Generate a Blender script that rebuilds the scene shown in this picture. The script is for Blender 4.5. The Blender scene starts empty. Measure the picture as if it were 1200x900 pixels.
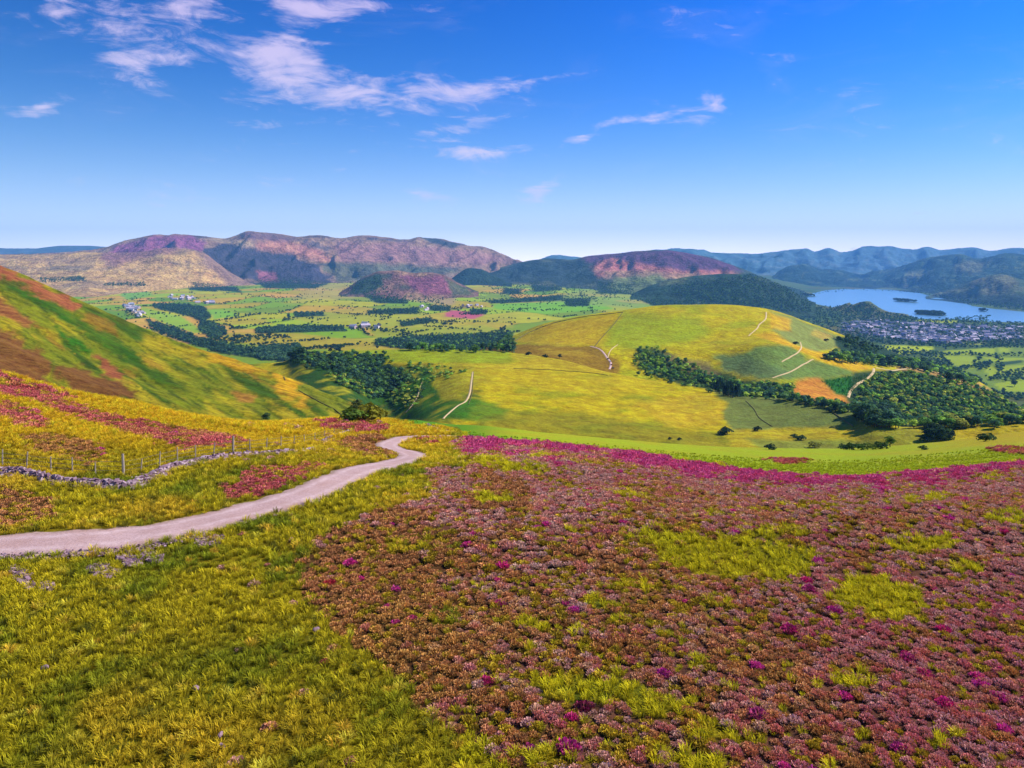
import bpy, math, random
import numpy as np
from math import radians as R

rng = np.random.default_rng(7)
random.seed(7)
SC = bpy.context.scene
COL = SC.collection

# ------------------------------------------------------------------ camera, world, sun, exposure
CAMZ = 375.0                      # metres above the lake
FOC = 890.0                       # focal length in photograph pixels (1200 wide)
CX, CY = 600.0, 305.0             # optical axis in the photograph
cam = bpy.data.objects.new('camera', bpy.data.cameras.new('camera'))
COL.objects.link(cam)
cam.location = (0, 0, CAMZ)
cam.rotation_euler = (R(90), 0, 0)
cam.data.sensor_width = 36
cam.data.lens = 36 * FOC / 1200
cam.data.shift_y = -(450 - CY) / 1200
cam.data.clip_start = 0.5
cam.data.clip_end = 90000
SC.camera = cam

SUN_AZ, SUN_EL = R(78), R(40)     # clockwise from +Y (view direction)
sd = bpy.data.lights.new('sun', 'SUN')
sd.energy = 5.0
sd.angle = R(0.5)
sd.color = (1.0, 0.93, 0.82)
sun = bpy.data.objects.new('sun', sd)
COL.objects.link(sun)
from mathutils import Vector
sdir = Vector((math.sin(SUN_AZ) * math.cos(SUN_EL), math.cos(SUN_AZ) * math.cos(SUN_EL), math.sin(SUN_EL)))
sun.rotation_euler = sdir.to_track_quat('Z', 'Y').to_euler()

world = bpy.data.worlds.new('World')
SC.world = world
world.use_nodes = True
SC.view_settings.view_transform = 'Standard'
SC.view_settings.look = 'None'
SC.view_settings.exposure = 0.28
SC.view_settings.gamma = 1.0
SC.cycles.volume_bounces = 1
SC.cycles.max_bounces = 6
SC.cycles.diffuse_bounces = 2
SC.cycles.transparent_max_bounces = 8


class NT:
    """small helper for writing node trees"""
    def __init__(s, tree):
        s.t = tree
        s.n = tree.nodes
        s.l = tree.links

    def new(s, typ, **kw):
        nd = s.n.new(typ)
        for k, v in kw.items():
            setattr(nd, k, v)
        return nd

    def put(s, sock, v):
        if hasattr(v, 'is_output'):
            s.l.new(v, sock)
        else:
            sock.default_value = v

    def m(s, op, a, b=0.0, c=0.0, clamp=False):
        nd = s.new('ShaderNodeMath', operation=op, use_clamp=clamp)
        for i, v in enumerate((a, b, c)):
            s.put(nd.inputs[i], v)
        return nd.outputs[0]

    def mix(s, f, a, b, mode='MIX'):
        nd = s.new('ShaderNodeMix', data_type='RGBA', blend_type=mode)
        s.put(nd.inputs[0], f)
        s.put(nd.inputs[6], a)
        s.put(nd.inputs[7], b)
        return nd.outputs[2]

    def noise(s, vec, scale, detail=4, rough=0.55, dist=0.0):
        nd = s.new('ShaderNodeTexNoise')
        if vec is not None:
            s.l.new(vec, nd.inputs['Vector'])
        nd.inputs['Scale'].default_value = scale
        nd.inputs['Detail'].default_value = detail
        nd.inputs['Roughness'].default_value = rough
        nd.inputs['Distortion'].default_value = dist
        return nd.outputs[0]

    def rng(s, v, a, b, c, d, smooth=False):
        nd = s.new('ShaderNodeMapRange')
        if smooth:
            nd.interpolation_type = 'SMOOTHSTEP'
        s.put(nd.inputs[0], v)
        for i, x in enumerate((a, b, c, d)):
            nd.inputs[i + 1].default_value = x
        return nd.outputs[0]


def build_world():
    w = NT(world.node_tree)
    w.n.clear()
    out = w.new('ShaderNodeOutputWorld')
    bg = w.new('ShaderNodeBackground')
    bg.inputs[1].default_value = 0.072
    sky = w.new('ShaderNodeTexSky', sky_type='NISHITA')
    sky.sun_disc = False
    sky.sun_elevation = SUN_EL
    sky.sun_rotation = SUN_AZ
    sky.altitude = 400
    sky.air_density = 1.0
    sky.dust_density = 0.6
    sky.ozone_density = 2.5
    hs = w.new('ShaderNodeHueSaturation')
    w.l.new(sky.outputs[0], hs.inputs['Color'])
    hs.inputs['Saturation'].default_value = 1.15
    hs.inputs['Value'].default_value = 1.15
    tc = w.new('ShaderNodeTexCoord')
    sp = w.new('ShaderNodeSeparateXYZ')
    w.l.new(tc.outputs['Generated'], sp.inputs[0])
    x, y, z = sp.outputs
    az = w.m('ARCTAN2', x, y)
    el = w.m('ARCSINE', z)
    # deep polarised blue overhead, whitening towards the horizon and brighter on the sun's side
    deep = w.mix(1.0, hs.outputs[0], (0.01, 0.50, 1.65, 1), 'MULTIPLY')
    side = w.rng(az, -0.6, 0.75, 0.66, 1.35)
    deepv = w.new('ShaderNodeVectorMath', operation='SCALE')
    w.l.new(deep, deepv.inputs[0]); w.l.new(side, deepv.inputs['Scale'])
    ela = w.m('MAXIMUM', el, 0.0)
    md = w.m('POWER', 2.718, w.m('MULTIPLY', ela, -7.6))
    hz = w.m('POWER', 2.718, w.m('MULTIPLY', ela, -17.0))
    hz = w.m('MULTIPLY', hz, w.rng(az, -0.7, 0.6, 0.80, 1.0))
    skym = w.mix(md, deepv.outputs[0], (0.6, 6.6, 12.4, 1))
    skyc = w.mix(hz, skym, (25.0, 22.0, 20.0, 1))
    # cirrus: streaky noise in (azimuth, elevation), gathered into patches
    cb = w.new('ShaderNodeCombineXYZ')
    w.l.new(az, cb.inputs[0])
    w.l.new(el, cb.inputs[1])
    def rot_map(ang, sx, sy, off):
        mp = w.new('ShaderNodeMapping')
        mp.inputs['Rotation'].default_value = (0, 0, ang)
        mp.inputs['Scale'].default_value = (sx, sy, 1)
        mp.inputs['Location'].default_value = (off, off * 1.7, 0)
        w.l.new(cb.outputs[0], mp.inputs[0])
        return mp.outputs[0]
    wisps = w.noise(rot_map(0.30, 4.0, 13.0, 3.1), 1.6, 7, 0.62, 0.9)
    fine = w.noise(rot_map(0.55, 9.0, 30.0, 1.3), 1.5, 6, 0.65, 1.4)
    mixn = w.m('ADD', w.m('MULTIPLY', wisps, 0.56), w.m('MULTIPLY', fine, 0.44))
    wob = w.noise(rot_map(0.1, 5, 8, 6.3), 1.0, 4, 0.6)
    wob2 = w.noise(rot_map(0.1, 5, 8, 9.3), 1.0, 4, 0.6)
    azw = w.m('ADD', az, w.m('MULTIPLY', w.m('SUBTRACT', wob, 0.5), 0.14))
    elw = w.m('ADD', el, w.m('MULTIPLY', w.m('SUBTRACT', wob2, 0.5), 0.07))
    total = None
    def P(px, py):
        a = math.atan2((px - CX) / FOC, 1)
        e = math.atan2(-(py - CY) / FOC, math.hypot((px - CX) / FOC, 1))
        return a, e
    # (px, py, half-width px, half-height px, tilt, strength)
    for (px, py, rx, ry, tl, st) in CLOUDS:
        a0, e0 = P(px, py)
        a1, e1 = P(px + rx, py)
        ra = max(1e-3, abs(a1 - a0))
        re = abs(P(px, py + ry)[1] - e0)
        da = w.m('SUBTRACT', azw, a0)
        de = w.m('SUBTRACT', elw, e0)
        ct, s_ = math.cos(tl), math.sin(tl)
        p = w.m('ADD', w.m('MULTIPLY', da, ct / ra), w.m('MULTIPLY', de, s_ / ra))
        q = w.m('ADD', w.m('MULTIPLY', da, -s_ / re), w.m('MULTIPLY', de, ct / re))
        r2 = w.m('ADD', w.m('MULTIPLY', p, p), w.m('MULTIPLY', q, q))
        g = w.m('MULTIPLY', w.m('POWER', 2.718, w.m('MULTIPLY', r2, -0.9)), st)
        total = g if total is None else w.m('ADD', total, g)
    dens = w.m('ADD', w.m('MULTIPLY', total, 0.52), w.m('MULTIPLY_ADD', w.m('SUBTRACT', mixn, 0.5), 3.8, -0.26))
    cov = w.rng(dens, 0.0, 0.9, 0.0, 0.78, True)
    # thin veil over the whole sky
    veil = w.rng(wisps, 0.50, 0.80, 0.0, 0.07, True)
    cov = w.m('MAXIMUM', cov, veil)
    ccol = w.mix(w.rng(el, 0.0, 0.35, 0.0, 1.0), (10.5, 9.6, 11.5, 1), (9.6, 7.8, 11.6, 1))
    col = w.mix(cov, skyc, ccol)
    w.l.new(col, bg.inputs[0])
    w.l.new(bg.outputs[0], out.inputs[0])


CLOUDS = [
    (80, 15, 50, 20, 0.3, 1.1), (195, 40, 70, 46, 0.55, 1.25), (170, 72, 70, 10, 0.1, 1.2),
    (365, 6, 75, 16, 0.1, 1.5), (330, 60, 55, 38, 0.6, 1.25), (385, 92, 105, 26, -0.25, 1.35),
    (555, 100, 90, 12, 0.05, 1.25), (20, 134, 30, 7, 0.1, 1.7), (545, 152, 50, 11, 0.2, 1.3),
    (570, 178, 85, 8, 0.05, 1.2), (500, 228, 60, 9, 0.0, 1.0), (625, 220, 30, 11, 0.4, 1.2),
    (850, 118, 26, 9, -0.1, 1.6), (750, 144, 56, 10, 0.1, 1.35), (688, 162, 18, 6, 0.1, 1.4),
    (1098, 241, 26, 4, 0.0, 1.2), (440, 150, 90, 40, 0.3, 0.5), (300, 160, 60, 20, 0.2, 0.6),
    (660, 92, 40, 3, 0.1, 0.7), (300, 215, 160, 20, 0.1, 0.45),
]
build_world()

# ------------------------------------------------------------------ numeric helpers
def lin(c):
    c = np.asarray(c, float) / 255.0
    return np.where(c <= 0.04045, c / 12.92, ((c + 0.055) / 1.055) ** 2.4)

ALB = 0.92
def C(r, g, b, k=1.0):
    return lin((r, g, b)) * ALB * k

def _hash(ix, iy, seed):
    ix = ix.astype(np.int64); iy = iy.astype(np.int64)
    h = (ix * 374761393 + iy * 668265263 + seed * 1442695041) & 0xFFFFFFFF
    h = ((h ^ (h >> 13)) * 1274126177) & 0xFFFFFFFF
    return ((h ^ (h >> 16)) & 0xFFFFFF) / float(0xFFFFFF)

def noise(x, y, seed=0):
    """gradient noise in about -1..1"""
    x = np.asarray(x, float); y = np.asarray(y, float)
    x0 = np.floor(x); y0 = np.floor(y)
    fx = x - x0; fy = y - y0
    def g(ix, iy, dx, dy):
        a = _hash(ix, iy, seed) * 2 * np.pi
        return np.cos(a) * dx + np.sin(a) * dy
    u = fx * fx * fx * (fx * (fx * 6 - 15) + 10)
    v = fy * fy * fy * (fy * (fy * 6 - 15) + 10)
    a = g(x0, y0, fx, fy); b = g(x0 + 1, y0, fx - 1, fy)
    c = g(x0, y0 + 1, fx, fy - 1); d = g(x0 + 1, y0 + 1, fx - 1, fy - 1)
    return ((a * (1 - u) + b * u) * (1 - v) + (c * (1 - u) + d * u) * v) * 1.5

def fbm(x, y, seed=0, oct=4, gain=0.5):
    s = 0; a = 1.0; t = 0
    for i in range(oct):
        s = s + a * noise(x * 2 ** i, y * 2 ** i, seed + i * 17)
        t += a; a *= gain
    return s / t

def ridged(x, y, seed=0, oct=4):
    s = 0; a = 1.0; t = 0
    for i in range(oct):
        n = 1 - np.abs(noise(x * 2 ** i, y * 2 ** i, seed + i * 31)) * 1.6
        s = s + a * n; t += a; a *= 0.5
    return s / t

def sstep(x, a, b):
    t = np.clip((x - a) / (b - a), 0, 1)
    return t * t * (3 - 2 * t)

def pchip(xk, yk, x):
    """monotone cubic; xk (n,), yk (n, ...) , x (m,)"""
    xk = np.asarray(xk, float); yk = np.asarray(yk, float)
    h = np.diff(xk); dl = np.diff(yk) / h
    n = len(xk)
    d = np.zeros(n)
    if n > 2:
        w1 = 2 * h[1:] + h[:-1]; w2 = h[1:] + 2 * h[:-1]
        ok = dl[:-1] * dl[1:] > 0
        with np.errstate(divide='ignore', invalid='ignore'):
            dd = (w1 + w2) / (w1 / dl[:-1] + w2 / dl[1:])
        d[1:-1] = np.where(ok, dd, 0)
    d[0] = dl[0]; d[-1] = dl[-1]
    i = np.clip(np.searchsorted(xk, x) - 1, 0, n - 2)
    t = (x - xk[i]) / h[i]
    t = np.clip(t, 0, 1)
    t2 = t * t; t3 = t2 * t
    return ((2 * t3 - 3 * t2 + 1) * yk[i] + (t3 - 2 * t2 + t) * h[i] * d[i]
            + (-2 * t3 + 3 * t2) * yk[i + 1] + (t3 - t2) * h[i] * d[i + 1])

def smooth_knots(xk, yk, x):
    return pchip(xk, yk, np.asarray(x, float))

def poly_sd(px, py, poly):
    """signed distance (positive inside) of points to a polygon"""
    P = np.asarray(poly, float); Q = np.roll(P, -1, axis=0)
    best = np.full(px.shape, 1e18); inside = np.zeros(px.shape, bool)
    for (ax, ay), (bx, by) in zip(P, Q):
        ex, ey = bx - ax, by - ay
        t = np.clip(((px - ax) * ex + (py - ay) * ey) / (ex * ex + ey * ey + 1e-12), 0, 1)
        d = (px - ax - t * ex) ** 2 + (py - ay - t * ey) ** 2
        best = np.minimum(best, d)
        if by != ay:
            c = ((ay > py) != (by > py)) & (px < ex * (py - ay) / ey + ax)
            inside ^= c
    return np.where(inside, 1, -1) * np.sqrt(best)

def ellipse(cx, cy, rx, ry, ang=0, n=14):
    out = []
    for i in range(n):
        a = 2 * math.pi * i / n
        x, y = rx * math.cos(a), ry * math.sin(a)
        out.append((cx + x * math.cos(ang) - y * math.sin(ang), cy + x * math.sin(ang) + y * math.cos(ang)))
    return out

def paint(col, px, py, poly, color, feather=2.0, wob=3.0, ws=18.0, k=1.0, seed=3):
    """lay a patch of ground colour, outline given in the photograph's pixels"""
    P = np.asarray(poly, float)
    m = feather + wob * 1.5 + 1
    sel = (px > P[:, 0].min() - m * 2) & (px < P[:, 0].max() + m * 2) & (py > P[:, 1].min() - m) & (py < P[:, 1].max() + m)
    if not sel.any():
        return
    x = px[sel]; y = py[sel]
    nx = fbm(x / ws, y / (ws * 0.35), seed, 3) * wob * 1.6
    ny = fbm(x / ws + 31, y / (ws * 0.35) + 7, seed + 5, 3) * wob * 0.8
    d = poly_sd(x + nx, y + ny, P)
    a = sstep(d, -feather, feather) * k
    col[sel] = col[sel] * (1 - a[:, None]) + np.asarray(color)[None, :3] * a[:, None]

# ------------------------------------------------------------------ object helpers
def tag(o, label=None, cat=None, group=None, kind=None):
    if label: o['label'] = label
    if cat: o['category'] = cat
    if group: o['group'] = group
    if kind: o['kind'] = kind
    return o

def mesh_from(name, V, F, mats, smooth=False, fmat=None, attrs=None):
    V = np.asarray(V, np.float32); F = np.asarray(F, np.int32)
    me = bpy.data.meshes.new(name)
    me.vertices.add(len(V)); me.vertices.foreach_set('co', V.ravel())
    k = F.shape[1]
    me.loops.add(len(F) * k); me.loops.foreach_set('vertex_index', F.ravel())
    me.polygons.add(len(F))
    me.polygons.foreach_set('loop_start', np.arange(len(F), dtype=np.int32) * k)
    try:
        me.polygons.foreach_set('loop_total', np.full(len(F), k, np.int32))
    except Exception:
        pass
    me.polygons.foreach_set('use_smooth', np.full(len(F), smooth, bool))
    if fmat is not None:
        me.polygons.foreach_set('material_index', np.asarray(fmat, np.int32))
    for nm, (typ, arr) in (attrs or {}).items():
        at = me.attributes.new(nm, typ, 'POINT')
        arr = np.asarray(arr, np.float32)
        if typ == 'FLOAT_COLOR':
            if arr.shape[1] == 3:
                arr = np.c_[arr, np.ones(len(arr), np.float32)]
            at.data.foreach_set('color', arr.ravel().astype(np.float32))
        else:
            at.data.foreach_set('value', arr.ravel())
    me.update(calc_edges=True)
    for m in (mats if isinstance(mats, (list, tuple)) else [mats]):
        me.materials.append(m)
    return me

def link(name, me, parent=None):
    o = bpy.data.objects.new(name, me)
    COL.objects.link(o)
    if parent is not None:
        o.parent = parent
    return o

# ------------------------------------------------------------------ materials
def new_mat(name):
    m = bpy.data.materials.new(name)
    m.use_nodes = True
    w = NT(m.node_tree)
    b = m.node_tree.nodes['Principled BSDF']
    b.inputs['Roughness'].default_value = 0.9
    b.inputs['Specular IOR Level'].default_value = 0.15
    return m, w, b

def ground_mat(name, s1, s2, s3, amp=(0.35, 0.35, 0.2), bump=0.5, bdist=0.5, aniso=1.0, dark=None):
    """vertex colour gives the cover; three noise scales (cycles per metre) break it up"""
    m, w, b = new_mat(name)
    at = w.new('ShaderNodeAttribute', attribute_name='Col')
    tc = w.new('ShaderNodeTexCoord')
    mp = w.new('ShaderNodeMapping')
    mp.inputs['Scale'].default_value = (aniso, 1, 1)
    w.l.new(tc.outputs['Object'], mp.inputs[0])
    v = mp.outputs[0]
    n1 = w.noise(v, s1, 4, 0.6); n2 = w.noise(v, s2, 5, 0.65); n3 = w.noise(v, s3, 3, 0.6)
    f = w.m('ADD', 1.0, w.m('MULTIPLY', w.m('SUBTRACT', n1, 0.5), amp[0] * 3))
    f = w.m('ADD', f, w.m('MULTIPLY', w.m('SUBTRACT', n2, 0.5), amp[1] * 3))
    f = w.m('ADD', f, w.m('MULTIPLY', w.m('SUBTRACT', n3, 0.5), amp[2] * 3))
    f = w.m('MAXIMUM', f, 0.15)
    cmb = w.new('ShaderNodeVectorMath', operation='SCALE')
    w.l.new(at.outputs['Color'], cmb.inputs[0]); w.l.new(f, cmb.inputs['Scale'])
    hs = w.new('ShaderNodeHueSaturation')
    w.l.new(cmb.outputs[0], hs.inputs['Color'])
    w.l.new(w.rng(n2, 0.3, 0.7, 0.485, 0.515), hs.inputs['Hue'])
    w.l.new(hs.outputs[0], b.inputs['Base Color'])
    bp = w.new('ShaderNodeBump')
    bp.inputs['Strength'].default_value = bump
    bp.inputs['Distance'].default_value = bdist
    hgt = w.m('ADD', w.m('MULTIPLY', n2, 0.7), w.m('MULTIPLY', n3, 0.3))
    w.l.new(hgt, bp.inputs['Height'])
    w.l.new(bp.outputs[0], b.inputs['Normal'])
    b.inputs['Specular IOR Level'].default_value = 0.05
    return m

def plant_mat(name, src, stem=(0.05, 0.045, 0.015), trans=0.25):
    """leaf or flower material: vertex value 'k' runs from stem to tip, tint from the instance or the object colour"""
    m, w, b = new_mat(name)
    if src == 'inst':
        t = w.new('ShaderNodeAttribute', attribute_name='tint')
        t.attribute_type = 'INSTANCER'
        tint = t.outputs['Color']
    else:
        t = w.new('ShaderNodeObjectInfo')
        tint = t.outputs['Color']
    k = w.new('ShaderNodeAttribute', attribute_name='k')
    j = w.new('ShaderNodeAttribute', attribute_name='j')
    sc = w.new('ShaderNodeVectorMath', operation='SCALE')
    w.l.new(tint, sc.inputs[0]); w.l.new(j.outputs['Fac'], sc.inputs['Scale'])
    c = w.mix(k.outputs['Fac'], (*stem, 1), sc.outputs[0])
    w.l.new(c, b.inputs['Base Color'])
    b.inputs['Specular IOR Level'].default_value = 0.08
    tr = w.new('ShaderNodeBsdfTranslucent')
    w.l.new(c, tr.inputs[0])
    mx = w.new('ShaderNodeMixShader')
    mx.inputs[0].default_value = trans
    w.l.new(b.outputs[0], mx.inputs[1]); w.l.new(tr.outputs[0], mx.inputs[2])
    o = m.node_tree.nodes['Material Output']
    w.l.new(mx.outputs[0], o.inputs[0])
    return m

def plain_mat(name, col, rough=0.9, ns=3.0, amp=0.4, bump=0.3, bd=0.05):
    m, w, b = new_mat(name)
    tc = w.new('ShaderNodeTexCoord')
    n = w.noise(tc.outputs['Object'], ns, 5, 0.65)
    f = w.m('ADD', 1.0, w.m('MULTIPLY', w.m('SUBTRACT', n, 0.5), amp * 2.5))
    s = w.new('ShaderNodeVectorMath', operation='SCALE')
    s.inputs[0].default_value = col[:3]
    w.l.new(f, s.inputs['Scale'])
    w.l.new(s.outputs[0], b.inputs['Base Color'])
    b.inputs['Roughness'].default_value = rough
    bp = w.new('ShaderNodeBump')
    bp.inputs['Strength'].default_value = bump; bp.inputs['Distance'].default_value = bd
    w.l.new(n, bp.inputs['Height']); w.l.new(bp.outputs[0], b.inputs['Normal'])
    return m

# ------------------------------------------------------------------ terrain sheets
SHEETS = []
class Sheet:
    """a height field over a fan of directions; rows hold (distance, height) of the land along each direction"""
    def __init__(s, name, px0, px1, step, y0, y1, ny, knots, rows, disp=None, pw=1.0):
        s.name = name
        s.px = np.arange(px0, px1 + step, step, dtype=float)
        s.u = (s.px - CX) / FOC
        s.lo, s.hi = y0, y1
        t = np.linspace(0, 1, ny)
        s.Y = np.exp(np.log(y0) + (np.log(y1) - np.log(y0)) * t)
        Yr = []; Zr = []
        for (yy, pp) in rows:
            yy = np.full(len(knots), yy, float) if np.isscalar(yy) else np.asarray(yy, float)
            Yc = smooth_knots(knots, yy, s.px)
            if isinstance(pp, dict):                  # absolute height
                Zc = smooth_knots(knots, np.asarray(pp['z'], float) if not np.isscalar(pp['z']) else np.full(len(knots), pp['z'], float), s.px)
            else:
                pc = smooth_knots(knots, pp, s.px)
                Zc = CAMZ - Yc * (pc - CY) / FOC
            Yr.append(Yc); Zr.append(Zc)
        Yr = np.array(Yr); Zr = np.array(Zr)
        s.Z = np.empty((len(s.px), ny))
        for i in range(len(s.px)):
            s.Z[i] = pchip(np.log(Yr[:, i]), Zr[:, i], np.log(s.Y))
        s.X2 = s.u[:, None] * s.Y[None, :]
        s.Y2 = np.broadcast_to(s.Y[None, :], s.Z.shape)
        if disp is not None:
            s.Z = s.Z + disp(s.X2, s.Y2, s.px[:, None] + 0 * s.Z, s.Z)
        s.refresh()
        SHEETS.append(s)

    def refresh(s):
        s.V = (CAMZ - s.Z) / s.Y[None, :]
        s.cum = np.minimum.accumulate(s.V, axis=1)
        s.P2 = s.px[:, None] + 0 * s.Z
        s.Q2 = s.V * FOC + CY

    def z(s, X, Y):
        X = np.asarray(X, float); Y = np.asarray(Y, float)
        fi = ((X / Y) * FOC + CX - s.px[0]) / (s.px[1] - s.px[0])
        fj = (np.log(np.maximum(Y, s.lo)) - np.log(s.lo)) / (np.log(s.hi) - np.log(s.lo)) * (len(s.Y) - 1)
        i = np.clip(np.floor(fi).astype(int), 0, len(s.px) - 2); j = np.clip(np.floor(fj).astype(int), 0, len(s.Y) - 2)
        a = np.clip(fi - i, 0, 1); b = np.clip(fj - j, 0, 1)
        Z = s.Z
        return (Z[i, j] * (1 - a) + Z[i + 1, j] * a) * (1 - b) + (Z[i, j + 1] * (1 - a) + Z[i + 1, j + 1] * a) * b

    def hit(s, px, v):
        """distance at which the sight line through column px and slope v first meets the land"""
        i = np.clip(np.round((px - s.px[0]) / (s.px[1] - s.px[0])).astype(int), 0, len(s.px) - 1)
        out = np.full(len(px), np.inf)
        ok = (px >= s.px[0]) & (px <= s.px[-1])
        for a in range(0, len(px), 4000):
            sl = slice(a, a + 4000)
            cm = s.cum[i[sl]]
            j = (cm > v[sl, None]).sum(1)
            good = (j < len(s.Y)) & ok[sl]
            j = np.clip(j, 1, len(s.Y) - 1)
            va = cm[np.arange(len(j)), j - 1]; vb = cm[np.arange(len(j)), j]
            t = np.where(va > vb, (va - v[sl]) / np.maximum(va - vb, 1e-9), 0)
            yy = s.Y[j - 1] + np.clip(t, 0, 1) * (s.Y[j] - s.Y[j - 1])
            o = np.full(len(j), np.inf); o[good] = yy[good]
            out[sl] = o
        return out

    def build(s, name, mat, painter, label=None):
        ni, nj = s.Z.shape
        V = np.stack([s.X2, s.Y2, s.Z], -1).reshape(-1, 3)
        px = s.P2.ravel(); py = s.Q2.ravel()
        col = painter(px, py, V[:, 0], V[:, 1], V[:, 2], s)
        idx = np.arange(ni * nj).reshape(ni, nj)
        F = np.stack([idx[:-1, :-1], idx[1:, :-1], idx[1:, 1:], idx[:-1, 1:]], -1).reshape(-1, 4)
        me = mesh_from(name, V, F, mat, True, attrs={'Col': ('FLOAT_COLOR', np.clip(col, 0, 1))})
        o = link(name, me)
        tag(o, label, None, None, 'structure')
        s.obj = o
        return o

def locate(px, py, sheets=None):
    px = np.atleast_1d(np.asarray(px, float)); py = np.atleast_1d(np.asarray(py, float))
    v = (py - CY) / FOC
    best = np.full(len(px), np.inf); who = np.full(len(px), -1)
    for k, s in enumerate(SHEETS):
        if sheets is not None and s not in sheets:
            continue
        h = s.hit(px, v)
        m = h < best
        best[m] = h[m]; who[m] = k
    X = (px - CX) / FOC * best
    Z = np.zeros(len(px))
    for k, s in enumerate(SHEETS):
        m = who == k
        if m.any():
            Z[m] = s.z(X[m], best[m])
    return X, best, Z, who

# ---- foreground moor
KA = [-600, 0, 60, 100, 150, 200, 250, 300, 350, 400, 440, 480, 540, 640, 740, 850, 980, 1080, 1200, 1800]
def rowA(*v):
    return list(v)
MOOR = Sheet('moor', -1400, 2600, 4.5, 5.0, 560, 380, KA, [
    (5.0,  [305 + 13.6 * 890 / 5] * 20),
    (22.0, [850, 850, 851, 852, 854, 856, 858, 860, 862, 864, 866, 868, 870, 871, 873, 875, 875, 872, 868, 850]),
    (38.0, [610, 620, 621, 623, 626, 628, 630, 631, 632, 633, 634, 634, 634, 635, 636, 638, 637, 634, 628, 600]),
    (58.0, [480, 512, 517, 521, 526, 530, 533, 537, 541, 545, 547, 549, 549, 551, 557, 566, 570, 565, 556, 520]),
    (80.0, [420, 475, 482, 488, 496, 505, 512, 518, 523, 527, 529, 531, 531, 535, 544, 554, 560, 555, 544, 500]),
    (112.0, [360, 440, 457, 466, 473, 485, 494, 502, 508, 512, 514, 516, 517, 526, 536, 546, 552, 547, 536, 485]),
    (150.0, [400, 455, 465, 474, 479, 488, 493, 496, 495, 493, 496, 500, 510, 520, 529, 539, 544, 539, 527, 480]),
    (180.0, [440, 475, 482, 488, 492, 497, 500, 500, 497, 492, 492, 493, 506, 516, 525, 535, 540, 534, 522, 478]),
    (320.0, [620, 600, 600, 600, 595, 590, 580, 560, 540, 525, 510, 500, 499, 508, 517, 524, 526, 520, 507, 480]),
    (430.0, [700, 680, 680, 670, 660, 650, 640, 610, 590, 560, 545, 540, 530, 536, 545, 548, 548, 545, 540, 530]),
    (560.0, [760, 740, 740, 740, 730, 720, 710, 680, 660, 620, 600, 600, 590, 590, 590, 590, 590, 590, 590, 590]),
], disp=lambda X, Y, p, Z: (fbm(X / 22, Y / 22, 11, 3) * 0.5 + fbm(X / 4.5, Y / 4.5, 5, 3) * 0.16) * sstep(Y, 8, 30) * (1 - 0.4 * sstep(Y, 60, 200)))

# ---- green fell side on the left
KB = [-900, -400, -150, 0, 50, 100, 200, 300, 380, 430, 470, 520]
def dispB(X, Y, p, Z):
    q = Z * 0.9 + X * 0.35
    return (ridged((X * 0.35 + Y) / 42, q / 160, 3, 3) - 0.6) * 5.0 * sstep(Y, 180, 300) + fbm(X / 30, Y / 30, 8, 4) * 1.2
FELL = Sheet('fell', -900, 520, 2.5, 150, 1100, 220, KB, [
    (150, [900, 640, 560, 520, 525, 530, 545, 560, 580, 600, 610, 620]),
    ([260, 260, 270, 280, 290, 300, 320, 345, 370, 390, 400, 400], [310, 380, 425, 450, 460, 470, 487, 505, 515, 518, 525, 530]),
    ([420, 420, 420, 430, 430, 440, 440, 440, 440, 450, 450, 450], [190, 285, 335, 366, 384, 402, 439, 464, 482, 496, 508, 522]),
    ([620, 620, 620, 620, 620, 610, 590, 560, 530, 500, 480, 470], [90, 200, 268, 312, 333, 356, 400, 433, 461, 482, 501, 520]),
    ([780, 780, 780, 780, 780, 770, 760, 740, 700, 640, 600, 580], [120, 240, 310, 355, 378, 400, 450, 490, 510, 530, 540, 550]),
    (1100, {'z': [120] * 12}),
], disp=dispB)

# ---- plateau hill in the middle, its gullies, and the apron to the right
KC = [-200, 250, 330, 360, 400, 450, 500, 550, 600, 650, 700, 760, 835, 870, 940, 1000, 1025, 1060, 1120, 1200, 1700]
YC = [1000, 1000, 1000, 1000, 1000, 1000, 1000, 1000, 1000, 960, 900, 850, 800, 770, 700, 620, 560, 530, 520, 520, 520]
PC = [440, 430, 425, 413, 412, 411, 410, 411, 414, 421, 434, 447, 459, 466, 471, 484, 496, 504, 503, 498, 490]
BC = [560, 540, 525, 522, 520, 505, 500, 505, 512, 517, 521, 524, 528, 529, 530, 529, 528, 527, 524, 516, 500]
MC = [490, 478, 470, 464, 460, 474, 464, 450, 452, 460, 472, 484, 495, 499, 504, 510, 514, 516, 513, 507, 495]
def dispC(X, Y, p, Z):
    g = np.exp(-((p - (470 - (Y - 600) * 0.10)) / 26) ** 2) * sstep(Y, 430, 520) * (1 - sstep(Y, 800, 960)) * 12
    g2 = ridged(X / 130, Y / 240, 21, 3) * 3.0 - 2
    return -g + g2 * sstep(Y, 380, 480) * (1 - 0.7 * sstep(Y, 700, 900)) + fbm(X / 60, Y / 60, 31, 4) * 1.6
PLAT = Sheet('plateau', -200, 2300, 3.0, 330, 1700, 240, KC, [
    (330, [640] * 21),
    (470, [b + 14 for b in BC]),
    ([(480 + y) / 2 if y > 620 else 480 + (y - 480) * 0.5 for y in YC], MC),
    (YC, PC),
    ([y + 120 for y in YC], [p + 10 for p in PC]),
    ([y + 350 for y in YC], [p + 45 for p in PC]),
    (1700, {'z': [40] * 21}),
], disp=dispC)

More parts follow.
